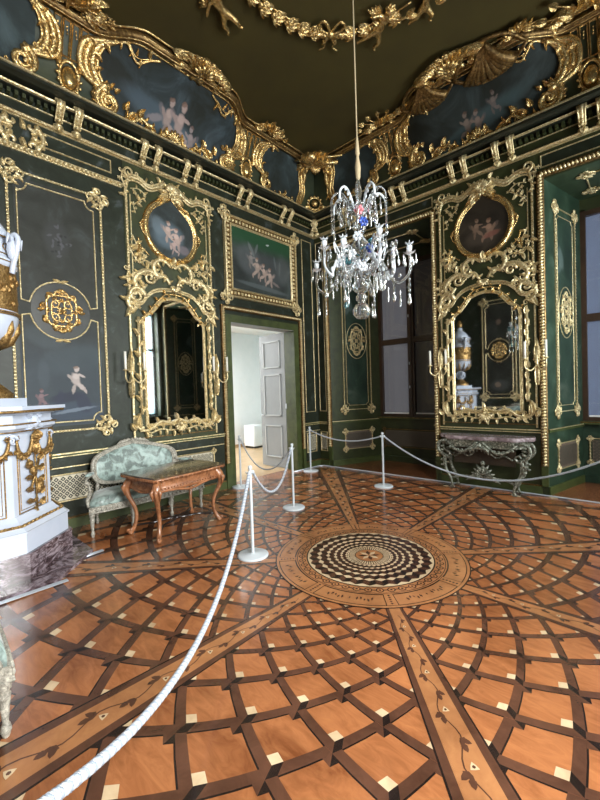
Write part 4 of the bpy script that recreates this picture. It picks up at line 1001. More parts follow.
    # side bosses with fluted panel
    for s in (1,-1):
        x=s*1.37; side=('nearer the corner' if (s>0)==(F is FA) else 'away from the corner')
        t=thing('cove_boss','gilt oval boss below fluted panel in the %s cove, %s'%(wall,side),'ornament',Fm)
        q=MB(); zz=zf(x,5.48); q.ell((x,5.48,zz+.02),(.085,.135,.07),0,18,10); q.build('oval_boss','gold_smooth',t)
        q=MB(); stroke(q,[(x+.105*cos(i*PI/8),5.48+.155*sin(i*PI/8)) for i in range(17)],.02,None,.03,zf,n=2)
        for i in range(14): a_=i*PI/7; q.ell((x+.13*cos(a_),5.48+.18*sin(a_),zz+.03),(.022,.022,.02),0,5,4)
        for g in (1,-1): leaf(q,x+g*.06,5.33,-PI/2+g*.6,.10,.035,.03,.03,zf,curl=.6*g); leaf(q,x+g*.11,5.56,PI/2-g*.2,.12,.03,.03,.03,zf,curl=.8*g)
        q.build('beaded_rim','gold',t)
        q=MB()
        for i in range(4):
            xx=x+(i-1.5)*.095
            lo=5.66+.03*abs(i-1.5); P=[(xx-.036,lo),(xx+.036,lo),(xx+.036,6.0),(xx-.036,6.0)]
            q.mold(P,[(-.009,0),(0,.020),(.009,0)],True,0,.01,zf=zf)
            for j in range(3): q.ell((xx,5.95-.04*j,zf(xx,5.95)+.005),(.014-.002*j,.018,.012),0,5,4)
        q.tube([(x-.24,6.03,zf(x,6.03)+.02),(x+.24,6.03,zf(x,6.03)+.02)],.014,5); q.build('flutes','gold',t)
        # outer small painting
        t=thing('cove_side_painting','small scroll-framed sky painting in the %s cove, %s'%(wall,side),'painting',Fm)
        mat=mats[1]; q=MB(); x1=min(half-.38,2.78)
        if s>0: surf(q,lambda v:1.72,lambda v:x1,5.29,6.04,12,8)
        else: surf(q,lambda v:-x1,lambda v:-1.72,5.29,6.04,12,8)
        q.build('canvas',mat,t)
        q=MB()
        for dr,r in ((0,.048),(-.07,.040),(-.13,.040),(.05,.022)):
            stroke(q,[(s*(1.84-dr*.1),5.52),(s*(1.68+dr),5.60),(s*(1.61+dr),5.74),(s*(1.68+dr),5.92),(s*(1.84+dr*.6),5.99),(s*(1.98+dr*.5),5.97)],r,r*.6,.035,zf)
        for r0,r in ((.145,.042),(.085,.026)): stroke(q,spiral(s*1.84,5.42,r0,.02,PI/2,1.4,20,s),r,r*.5,.045,zf,smooth=False)
        stroke(q,[(s*1.95,5.33),(s*2.1,5.30),(s*2.3,5.38),(s*2.45,5.30),(s*(x1-.1),5.30)],.022,.02,.03,zf)
        rocaille(q,[(s*1.80,5.50),(s*1.66,5.62),(s*1.60,5.76),(s*1.68,5.93),(s*1.86,6.0)],.012,.012,.05,zf,53,18,.08)
        rocaille(q,[(s*1.95,5.33),(s*2.15,5.31),(s*2.35,5.36),(s*(x1-.1),5.31)],.012,.012,.04,zf,55,18,.08)
        for p,an,l in () and (((s*2.0,5.38),PI/2-s*.8,.14),((s*2.2,5.34),PI/2-s*.7,.14),((s*2.36,5.36),PI/2+s*.7,.14),((s*1.70,5.66),PI/2-s*.6,.14),((s*1.72,5.82),PI/2-s*.9,.14),((s*1.9,5.97),PI/2-s*1.5,.2)): leaf(q,p[0],p[1],an,l,.045,.035,.03,zf,curl=.7*s)
        q.build('scroll_frame','gold',t)
        # pilaster volute towards the corner
        for dr,r in ((0,.05),(.07,.022),(-.07,.022)): stroke(q2:=MB(),[(s*(x1-.10+dr*.5),5.30),(s*(x1-.04+dr),5.42),(s*(x1+.0+dr),5.60),(s*(x1-.10+dr),5.80),(s*(x1-.16+dr),5.98)],r,r*.8,.03,zf); q2.build('corner_scroll','gold',t)
    # ornament standing on the ceiling moulding
    return t
cove_set(FA,cA,'left wall',(m_cv,m_cvs),-cA)
cove_set(FB,cB,'far wall',(m_cv2,m_cvs),cB)
# corner rosette shell at the base of the cove
t=thing('corner_shell','round gilt shell at the base of the cove in the room corner','ornament',frame((.27,-.27,5.42),(.7071,.7071,0),(0,0,1),(.7071,-.7071,0)))
q=MB(); stroke(q,[(.12*cos(i*PI/8),.12*sin(i*PI/8)) for i in range(17)],.02,None,.02,n=2); q.ell((0,0,.02),(.07,.07,.05),0,12,6)
for i in range(12): q.ell((.145*cos(i*PI/6),.145*sin(i*PI/6),.02),(.03,.03,.025),0,6,4)
for s in (1,-1): leaf(q,s*.1,-.08,-.5 if s>0 else PI+.5,.16,.05,.04,.02,curl=.8*s)
q.build('shell','gold',t)
# trophies and crests on the ceiling edge (local x along the wall, y into the ceiling, z downwards)
def cframe(F,u,n,drop=.0):
    Fm=F(0); U=Vector(Fm.col[0][:3]); N=Vector(Fm.col[2][:3]); o=Fm@Vector((u,ZC-drop,n))
    return frame(o,U,N,U.cross(N))
def trophy(F,u,n,label,k,seed,s=1.0,flip=1):
    rnd=random.Random(seed); t=thing('ceiling_trophy',label,'ornament',cframe(F,u,n,.03),'gilt trophies standing on the ceiling edge'); 
    sg=1 if U_down(F) else -1
    q=MB()
    if k=='wing':
        for i in range(7): leaf(q,flip*(-.18+.05*i)*s,.02*s,(1.25-.16*i) if flip>0 else PI-(1.25-.16*i),(.26+.03*i)*s,.045*s,.04*s,.0,lambda a,b:0,curl=-.8*flip,n=6)
        stroke(q,[(flip*-.3*s,0),(flip*-.05*s,.10*s),(flip*.15*s,.12*s),(flip*.34*s,.05*s)],.05*s,.02*s,sg*.03)
        for i in range(4): q.tube([(flip*(-.1+.06*i)*s,0,sg*.03),(flip*(.12+.09*i)*s,(.30-.07*i)*s,sg*.08)],[.012*s,.004*s],5)
        q.ell((flip*-.2*s,.05*s,sg*.05),(.08*s,.06*s,.06*s),.4,8,6)
    elif k=='plume':
        rnd=random.Random(seed)
        for i in range(15):
            a_=-.1+3.3*i/14; r0=.05*s; l_=(.20+.10*rnd.random())*s; leaf(q,cos(a_)*r0*2,sin(a_)*r0,a_,l_,.040*s,.04*s,sg*.03,curl=.9*(1 if i%2 else -1),n=5,lobes=2)
        for i in range(4): a_=.5+.7*i; q.tube([(0,0,sg*.04),(cos(a_)*.34*s,sin(a_)*.30*s,sg*.06)],[.010*s,.005*s],5)
        rocaille(q,[(-.42*s,0),(-.2*s,.05*s),(0,.02*s),(.2*s,.05*s),(.42*s,0)],.02*s,.02*s,sg*.04,seed=seed,dens=16,L=.10*s)
        for p in ((-.1,.1),(.08,.12),(0,.03),(.18,.06)): rosette(q,p[0]*s,p[1]*s,.05*s,sg*.05)
    elif k=='arms':
        for i in range(6):
            a_=.35+i*.45; q.tube([(-cos(a_)*.06*s,0,sg*.04),(cos(a_)*.36*s,sin(a_)*.30*s,sg*(.05+.02*(i%2)))],[.014*s,.009*s],5); leaf(q,cos(a_)*.34*s,sin(a_)*.28*s,a_,.11*s,.03*s,.03*s,sg*.05)
        rocaille(q,[(-.3*s,0),(-.1*s,.06*s),(.1*s,.04*s),(.3*s,0)],.022*s,.02*s,sg*.04,seed=seed,dens=20,L=.10*s); rosette(q,-.14*s,.06*s,.06*s,sg*.05); rosette(q,.16*s,.04*s,.055*s,sg*.05)
        for i in range(5): leaf(q,(-.16+.08*i)*s,.03*s,PI/2+(.8-.4*i),.18*s,.05*s,.05*s,sg*.03,curl=.8 if i<2 else -.8)
    elif k=='shellfan':
        # brown-gold canopy like a scallop hanging from the ceiling edge
        for i in range(9):
            a_=-.95+1.9*i/8; L=(.40-.06*abs(i-4)/4)*s
            q.tube(crom([(sin(a_)*.10*s*0-0,.22*s,sg*.02),(sin(a_)*L*.5,.12*s-cos(a_)*.10*s,sg*.14*s),(sin(a_)*L,.05*s-cos(a_)*.22*s,sg*.16*s)],4),[.03*s,.036*s,.042*s,.046*s,.05*s,.054*s,.058*s,.058*s,.055*s],6,flat=.6)
        q.tube(crom([(-.40*s,.0,sg*.10*s),(-.2*s,-.13*s,sg*.17*s),(0,-.17*s,sg*.18*s),(.2*s,-.13*s,sg*.17*s),(.40*s,.0,sg*.10*s)],4),.022*s,6)
        q.tube(crom([(-.40*s,.0,sg*.10*s),(-.24*s,.18*s,sg*.04),(0,.26*s,sg*.03),(.24*s,.18*s,sg*.04),(.40*s,.0,sg*.10*s)],4),.022*s,6)
    elif k=='crest':
        for sx in (1,-1):
            cscroll(q,sx*.16*s,.02*s,.34*s,0,sx,sg*.05,th=.18); cscroll(q,sx*.30*s,-.03*s,.26*s,1.2*sx,-sx,sg*.06,th=.18)
            for i in range(5): leaf(q,sx*(.04+.08*i)*s,.08*s,PI/2-sx*(.1+.3*i),.22*s,.06*s,.06*s,sg*.04,curl=-.6*sx)
            for p in ((.10,.20),(.16,.24),(.05,.26),(.22,.16)): rosette(q,sx*p[0]*s,p[1]*s,.055*s,sg*.06)
            leaf(q,sx*.3*s,-.06*s,-PI/2+sx*.8,.2*s,.06*s,.05*s,sg*.04,curl=.7*sx)
        shell(q,0,0,PI/2,.24*s,sg*.04,H=.08,ribs=7); 
        for i in range(3): q.ell(((i-1)*.05*s,-.04*s,sg*.08),(.018*s,.05*s,.02),0,6,4)
    q.build('relief','gold' if k!='shellfan' else 'gold_dark',t)
    return t
def U_down(F):
    Fm=F(0); U=Vector(Fm.col[0][:3]); N=Vector(Fm.col[2][:3]); return U.cross(N).z<0
trophy(FA,cA+.10,.82,'pierced gilt cartouche crowning the left wall cove arch','crest',1,.80)
trophy(FA,cA+1.60,.56,'gilt winged trophy on the ceiling edge above the doorway','plume',3,.85)
trophy(FA,cA-1.40,.58,'gilt feathered trophy at the upper left ceiling edge','plume',4,1.15)
trophy(FB,cB-1.42,.56,'gilt arrow trophy on the ceiling edge behind the chandelier rope','arms',5,.95)
trophy(FB,cB-.56,.68,'brown gilt shell canopy on the far cove, left one','shellfan',6,1.0)
trophy(FB,cB+.32,.70,'brown gilt shell canopy on the far cove, right one','shellfan',6,1.15)
trophy(FB,cB-.14,.92,'gilt flower crest between the two shell canopies','crest',7,.85)
trophy(FB,cB+.70,.80,'gilt winged beast on the right end of the far arch','plume',8,.6)
trophy(FB,cB-.93,.60,'small gilt leaf cluster at the left end of the far arch','plume',9,.5)
trophy(FB,cB+1.35,.58,'gilt flag and weapon trophy at the upper right ceiling edge','arms',10,1.2)
# corner trophy
t=thing('ceiling_trophy','gilt musical trophy with leaves in the corner of the ceiling edge','ornament',frame((.66,-.66,6.0),(.7071,.7071,0),(.7071,-.7071,0),(0,0,-1))@Matrix.Scale(1.35,4))
q=MB()
for i in range(7): a_=.2+i*.45; leaf(q,0,.0,a_,.26,.07,.06,.03,curl=.6*(1 if i<3 else -1))
q.tube([(-.3,.05,.05),(.34,.22,.08)],.014,6); rocaille(q,[(-.25,-.05),(-.1,.02),(.1,.02),(.25,-.05)],.02,.02,.05,seed=61,dens=24,L=.10); q.tube([(-.1,-.05,.05),(.3,.1,.1)],.03,6); q.ell((-.1,.12,.06),(.13,.09,.07),.5,10,6); rosette(q,.08,.0,.09,.06); rosette(q,-.05,-.06,.08,.06)
for s in (1,-1): leaf(q,s*.1,-.08,-PI/2+s*1.0,.22,.06,.05,.04,curl=s*.8)
q.build('relief','gold',t)
cv_V=Vector((.31,-.31,.56)).normalized(); cv_U=Vector((.7071,.7071,0)); cv_N=cv_U.cross(cv_V)
t=thing('corner_cartouche','gilt pilaster cap of leaves below the corner trophy','ornament',frame((.60,-.60,5.98),cv_U,cv_V,cv_N))
q=MB(); shell(q,0,-.05,-PI/2,.14,.03); rosette(q,0,0,.07,.05)
for s in (1,-1): 
    cscroll(q,s*.16,-.02,.22,.3*s,-s,.03,th=.18); leaf(q,s*.2,-.05,-PI/2+s*.4,.2,.06,.05,.03,curl=.5*s)
    stroke(q,[(s*.10,.02),(s*.20,-.12),(s*.22,-.3),(s*.30,-.5),(s*.26,-.66)],.045,.035,.0); stroke(q,[(s*.16,.02),(s*.27,-.12),(s*.29,-.3),(s*.36,-.5),(s*.34,-.66)],.02,.02,.0)
q.build('relief','gold',t)

# ---------------- garland and cherubs on the ceiling
GC=(3.36,-3.32)
def ceilM(x,y,rz=0): return Matrix.Translation((x,y,ZC))@Matrix.Rotation(rz,4,'Z')@Matrix.Rotation(PI,4,'X')
t=thing('ceiling_garland','gilt ribbon garland of leaves and a bow curving across the ceiling','garland',Matrix.Translation((GC[0],GC[1],ZC)))
def gpt(a,r=1.30): return (r*cos(a),r*sin(a))
A0,A1=R(92),R(196); q=MB(); P=[]
for i in range(41): a=A0+(A1-A0)*i/40; rr=1.30-.06*abs(sin((a-R(137))*2)); P.append((rr*cos(a),rr*sin(a),-.03))
q.tube(P,.012,5); q.build('ribbon','gold',t)
for ang in (100,108,116,124,148,155,162,170,178,186):
    a=R(ang); x,y=gpt(a); l=MB(); dirn=a+PI/2*(1 if ang<137 else -1)
    for g in (-.7,-.25,.25,.7): leaf(l,x,y,dirn+g,.15,.038,.035,-.02,n=5)
    for v_ in range(len(l.v)): p=l.v[v_]; l.v[v_]=(p[0],p[1],-.01-abs(p[2]+.02)-.02)
    l.ell((x,y,-.04),(.04,.04,.03),0,8,5); l.build('leaf_cluster','gold',t)
bw=MB(); a=R(137); x,y=gpt(a); tx,ty=-sin(a),cos(a); nx,ny=cos(a),sin(a)
def bp_(u,v,w_=-.05): return (x+tx*u-nx*v,y+ty*u-ny*v,w_)
for s in (1,-1):
    bw.tube(crom([bp_(0,0),bp_(s*.04,.10),bp_(s*.10,.17),bp_(s*.16,.12),bp_(s*.10,.04),bp_(0,0)],4),.018,6); bw.tube(crom([bp_(0,0),bp_(s*.07,-.10),bp_(s*.05,-.17),bp_(s*.12,-.22)],4),[.03]*6+[.012]*7,6)
    for g in range(4): u0=s*(.04+.05*g); bw.tube([bp_(u0,-.03+.02*(g%2)),bp_(u0+s*.12,.02-.03*(g%2))],[.035,.018],6)
bw.ell(bp_(0,0),(.05,.05,.04),0,8,5); bw.build('bow','gold',t)
def skin_figure(name,verts,edges,radii,mat,parent,sub=1):
    me=bpy.data.meshes.new(name); me.from_pydata(verts,edges,[]); o=bpy.data.objects.new(name,me); COL.objects.link(o)
    sk=o.modifiers.new('skin','SKIN'); 
    me.skin_vertices.new() if not me.skin_vertices else None
    for i,r in enumerate(radii): me.skin_vertices[0].data[i].radius=(r,r)
    me.skin_vertices[0].data[0].use_root=True
    sb=o.modifiers.new('sub','SUBSURF'); sb.levels=sub; sb.render_levels=sub
    bpy.context.view_layer.update(); dg=bpy.context.evaluated_depsgraph_get(); ev=o.evaluated_get(dg); m2=bpy.data.meshes.new_from_object(ev)
    bpy.data.objects.remove(o); m2.materials.clear(); m2.materials.append(M[mat]); m2.polygons.foreach_set('use_smooth',[True]*len(m2.polygons))
    o=bpy.data.objects.new(name,m2); COL.objects.link(o)
    if parent: o.parent=parent
    return o
def putto(label,x,y,rz,pose):
    # small winged child relief, x right, y up the body, z off the ceiling
    t=thing('cherub_figure',label,'figure',ceilM(x,y,rz),'gilt cherubs on the ceiling garland')
    p=pose
    vt=[(0,0,.06),(0,.09,.065),(0,.17,.065),(0,.215,.065),(0,.26,.065),
        (.075,.19,.065),(.075+p[0],.19+p[1],.09),(.075+p[2],.19+p[3],.11),(-.075,.19,.065),(-.075+p[4],.19+p[5],.09),(-.075+p[6],.19+p[7],.10),
        (.04,-.03,.06),(.04+p[8],-.03+p[9],.09),(.04+p[10],-.03+p[11],.06),(.04+p[10]+.04,-.05+p[11],.07),(-.04,-.03,.06),(-.04+p[12],-.03+p[13],.07),(-.04+p[14],-.03+p[15],.05),(-.04+p[14]-.03,-.06+p[15],.06)]
    ed=[(0,1),(1,2),(2,3),(3,4),(2,5),(5,6),(6,7),(2,8),(8,9),(9,10),(0,11),(11,12),(12,13),(13,14),(0,15),(15,16),(16,17),(17,18)]
    rd=[.046,.044,.044,.022,.040,.026,.021,.016,.026,.021,.016,.036,.030,.021,.017,.036,.030,.021,.017]
    b=skin_figure('body',vt,ed,rd,'gold',t)
    h=MB(); h.ell((0,.285,.075),(.052,.058,.052),0,12,8)
    for i in range(12): a_=i*.55; h.ell((.045*cos(a_),.30+.045*sin(a_),.06+.02*(i%2)),(.02,.02,.02),0,5,4)
    h.ell((0,.275,.13),(.010,.012,.012),0,6,4); h.build('hair','gold',b)
    wg=MB()
    for s in (1,-1):
        for i in range(4): leaf(wg,s*.05,.16,(.9 if s>0 else PI-.9)-s*.28*i,.15+.01*i,.03,.02,.03,n=4)
    wg.build('wing','gold',t)
    q=MB(); 
    for g in (-.5,.4): leaf(q,.075+p[2],.19+p[3],1+g,.13,.03,.02,.1,n=4)
    q.build('flower_sprig','gold',t)
    return t
putto('gilt cherub stretching out, right of the chandelier rope on the ceiling',2.86,-2.07,R(62),(.09,.05,.14,.12,-.09,-.03,-.13,.04,.05,-.09,.03,-.19,-.06,-.09,-.10,-.17))
putto('gilt cherub kneeling, rightmost on the ceiling garland',3.42,-1.95,R(35),(.09,-.05,.05,-.13,-.09,.06,-.06,.13,.07,-.06,.04,-.14,-.03,-.09,-.09,-.14))
putto('gilt cherub at the left end of the ceiling garland',1.70,-3.52,R(20),(.09,.04,.12,.10,-.08,-.06,-.12,-.10,.05,-.09,.03,-.18,-.05,-.09,-.05,-.18))

# ================================================ FURNITURE
# ---------------- tiled stove with urn
SX,SY=1.28,-5.14
def sp(k,kb=0): return [(0.002,YC+.04),(SX+k,YC+.04),(SX+k,-5.59+k*.414),(.84+k*.414,SY+k),(0.002,SY+k)]
t=thing('tiled_stove','tall white glazed stove pedestal with gilt swags and trophies on veined marble base','stove',floorM(0,0))
q=MB(); q.prism([(0.002,YC+.04),(1.52,YC+.04),(1.50,-5.42),(1.05,-4.98),(0.002,-4.98)],0,.035); q.prism(sp(.03),.035,.255); q.build('marble_base','marble',t)
q=MB(); q.prism(sp(0),.255,.43)
def taper(q,k0,k1,z0,z1,mi=0):
    a=sp(k0); b_=sp(k1); n=5; vs=[(x,y,z0) for x,y in a]+[(x,y,z1) for x,y in b_]
    q.add(vs,[tuple(range(n))[::-1],tuple(range(n,2*n))]+[(i,(i+1)%n,n+(i+1)%n,n+i) for i in range(n)],mi)
q.prism(sp(.015),.43,.445); taper(q,.0,-.09,.445,.52); taper(q,-.09,-.12,.52,.56); q.prism(sp(-.13),.56,1.31); taper(q,-.12,-.07,1.31,1.35); q.prism(sp(-.07),1.35,1.385); q.prism(sp(-.10),1.385,1.47); taper(q,-.08,-.01,1.47,1.515); q.prism(sp(.02),1.515,1.548)
q.build('body','stove',t)
q=MB()
for k,z,r in ((-.045,.487,.014),(-.06,1.39,.008),(.0,1.503,.013),(-.09,1.32,.006)):
    P=sp(k)[1:]; q=MB(); q.tube([(x,y,z) for x,y in P],r,5); q.build('gilt_band','stove_gold',t)
for k,z,st,r in ((-.04,.492,.05,.018),(.0,1.503,.045,.014)):
    P=sp(k)[1:]
    q=MB()
    for i in range(3):
        a=Vector(P[i]); b_=Vector(P[i+1]); L=(b_-a).length; n=int(L/st)
        for j in range(n): p=a+(b_-a)*((j+.5)/n); q.ell((p.x,p.y,z),(r*1.1,r*1.1,r*.8),0,5,3)
    q.build('gilt_beading','stove_gold',t)
def stove_face(p0,p1,name_):
    # frame on the shaft face, local x along the face, y up, z outwards
    a=Vector((*p0,0)); b_=Vector((*p1,0)); d=(b_-a).normalized(); N=d.cross(Vector((0,0,1))); c=(a+b_)/2; L=(b_-a).length
    return frame((c.x+N.x*.002,c.y+N.y*.002,0),d,(0,0,1),N),L
S=sp(-.13)
for (pa,pb,nm) in ((S[3],S[2],'d'),(S[2],(S[2][0],-6.15),'x'),((.35,S[3][1]),S[3],'y')):
    pa,pb=Vector(pa),Vector(pb)
    # direction so that d x z points outwards
    cen=Vector((.6,-5.9)); d=(pb-pa); N=Vector((d.y,-d.x))
    if N.dot((pa+pb)/2-cen)<0: pa,pb=pb,pa
    Fm,L=stove_face(pa,pb,nm)
    q=MB()
    line_rect(q,-L/2+.06,L/2-.06,.62,1.16,.006,.008,0); line_rect(q,-L/2+.085,L/2-.085,.645,1.135,.003,.005,0)
    for s in (1,-1):
        stroke(q,[(s*L*.46,1.29),(s*L*.40,1.18),(s*L*.22,1.14),(s*L*.10,1.20),(s*.02,1.30)],.012,.016,.03,rm=.024)
        for i in range(6): u_=s*L*(.44-.06*i); leaf(q,u_,1.20-.05*sin(i/5*PI),-PI/2+s*(.8-.3*i),.05,.018,.02,.02)
        rosette(q,s*L*.44,1.31,.03,.03)
    leaf(q,0,1.28,PI/2,.09,.05,.04,.04); rosette(q,0,1.27,.045,.05); leaf(q,0,1.25,-PI/2,.12,.04,.03,.03)
    if nm=='x':
        for i in range(7): rosette(q,0,1.16-.075*i,.040-.002*i,.02)
        for i in range(6): leaf(q,0,1.12-.075*i,-PI/2+.5*(-1)**i,.07,.022,.02,.02)
    else:
        q.tube([(-.08,1.10,.02),(.07,.76,.03)],.012,6); q.tube([(.08,1.10,.02),(-.08,.80,.03)],.012,6); q.tube([(0,1.17,.03),(0,.60,.03)],.008,5)
        q.ell((.05,.82,.03),(.048,.075,.03),-.5,10,6); q.ell((-.03,.98,.03),(.035,.06,.028),.4,10,6); q.ell((-.08,1.06,.03),(.035,.035,.03),0,8,5)
        for i in range(9): leaf(q,(-.05 if i%2 else .05),1.08-.055*i,(PI if i%2 else 0)+(-.5 if i%2 else .5),.085,.024,.025,.02,curl=.5)
        for i in range(5): rosette(q,.015*(-1)**i,.66-.035*i if i<3 else .70,.022,.02)
    o=q.build('gilt_trophy','stove_gold',t); o.matrix_parent_inverse=Matrix.Identity(4); o.matrix_world=Matrix.Translation((0,0,-.05))@Fm
    q=MB()
    q.ell((0,1.45,.03),(.055,.07,.05),0,12,8); q.ell((0,1.445,.08),(.010,.018,.02),0,6,4)
    for s in (1,-1):
        q.ell((s*.02,1.462,.073),(.010,.006,.008),0,6,4); leaf(q,s*.03,1.49,PI/2-s*.9,.09,.03,.03,.02,curl=-s*.6); leaf(q,s*.05,1.43,-PI/2+s*.7,.10,.03,.03,.02,curl=s*.6)
        stroke(q,spiral(s*(L*.5-.0),1.30,.045,.01,0,1.2,14,s),.016,.008,.015,smooth=False)
        q.ell((s*.045,1.385,.02),(.03,.03,.02),0,6,4)
    q.ell((0,1.42,.072),(.016,.006,.008),0,6,4)
    o=q.build('mask_relief','stove',t); o.matrix_world=Matrix.Translation((0,0,-.05))@Fm
for s_,lab in ((0,0),):
    pass
UC=(.94,-5.80)
t=thing('ceramic_urn','large white and gilt covered urn with mask handles standing on the stove','urn',floorM(UC[0],UC[1],R(45),1.548)@Matrix.Diagonal((.94,.94,1.16,1)))
q=MB(); q.box(-.25,.25,-.25,.25,0,.065); q.build('plinth','stove',t)
q=MB(); q.lathe([(.23,.065),(.235,.10),(.20,.13),(.15,.17),(.09,.215),(.075,.235)],seg=28,flut=14,fd=.05); q.build('gilt_foot','stove_gold',t)
q=MB(); q.lathe([(.075,.235),(.10,.25),(.065,.28),(.06,.31),(.10,.34),(.115,.37),(.08,.41),(.07,.44),(.12,.46)],seg=24)
for i in range(4): a=i*PI/2; q.tube([(cos(a)*.08,sin(a)*.08,.26),(cos(a)*.15,sin(a)*.15,.32),(cos(a)*.13,sin(a)*.13,.39),(cos(a)*.08,sin(a)*.08,.42)],.02,6)
q.lathe([(.10,.46),(.20,.50),(.27,.56),(.305,.64),(.315,.70),(.32,.72),(.315,.735),(.30,.74)],seg=32); q.build('bowl','stove',t); q=MB(); q.lathe([(.30,1.07),(.325,1.09),(.33,1.12),(.30,1.14),(.285,1.17),(.29,1.27),(.325,1.29),(.33,1.31),(.31,1.32),(.10,1.33)],seg=32)
q.build('neck','stove',t)
q=MB(); q.lathe([(.30,.735),(.307,.76),(.307,1.05),(.30,1.075)],seg=40,flut=20,fd=.006)
rnd=random.Random(3)
for i in range(70): a=rnd.random()*2*PI; z=.78+rnd.random()*.25; q.ell((.307*cos(a),.307*sin(a),z),(.02,.035,.03),a,5,4)
for i in range(12):
    a=2*PI*i/12; q.tube([(.13*cos(a),.13*sin(a),.465),(.235*cos(a),.235*sin(a),.515),(.30*cos(a),.30*sin(a),.60),(.315*cos(a),.315*sin(a),.66)],[.035,.045,.03,.006],6,flat=.5)
for z,r in ((.705,.008),(.72,.006),(1.105,.006),(1.28,.006),(1.165,.005)): q.tube([(.328*cos(k*PI/16)*(.9 if z==1.165 else 1),.328*sin(k*PI/16)*(.9 if z==1.165 else 1),z) for k in range(32)],r,4,closed=True)
for i in range(12):
    a=2*PI*i/12; q.tube([( (.29)*cos(a)-sin(a)*.045*cos(k*PI/5),.29*sin(a)+cos(a)*.045*cos(k*PI/5),1.22+.025*sin(k*PI/5)) for k in range(10)],.006,4,closed=True); q.ell((.29*cos(a),.29*sin(a),1.22),(.012,.012,.01),0,5,4)
q.build('gilt_relief','stove_gold',t)
q=MB(); q.lathe([(.26,1.32),(.27,1.35),(.22,1.42),(.12,1.50),(.07,1.54),(.09,1.57),(.05,1.60)],seg=28); q.build('lid','stove',t)
q=MB(); q.lathe([(.05,1.60),(.08,1.63),(.075,1.70),(.04,1.77),(.002,1.80)],seg=14,flut=7,fd=.06); q.build('finial','stove_gold',t)
for s in (1,-1):
    q=MB(); q.ell((s*.345,0,1.20),(.045,.055,.085),0,12,8); q.tube(crom([(s*.31,0,1.24),(s*.36,0,1.31),(s*.40,0,1.28),(s*.38,0,1.18),(s*.35,0,1.10),(s*.33,0,1.02)],4),.024,7)
    q.ell((s*.395,0,1.20),(.012,.012,.02),0,6,4); q.tube([(s*.34,.04,1.26),(s*.37,.09,1.29),(s*.36,.10,1.22)],[.02,.018,.006],6); q.tube([(s*.34,-.04,1.26),(s*.37,-.09,1.29),(s*.36,-.10,1.22)],[.02,.018,.006],6)
    q.build('handle','stove',t)
# pale guard strips lying on the floor along the stove base
for (a,b_,lab) in (((1.56,-6.5),(1.545,-5.36),'pale metal guard strip on the floor along the front of the stove base'),((1.13,-5.14),(1.10,-4.90),'short pale metal guard strip at the right corner of the stove base')):
    t=thing('guard_strip',lab,'strip',floorM(a[0],a[1])); q=MB(); d=(b_[0]-a[0],b_[1]-a[1]); 
    for o_ in (-.018,0,.018): q.tube([(o_,0,.040 if False else .012),(d[0]+o_,d[1],.012)],.007,5)
    q.build('rails','cable',t)

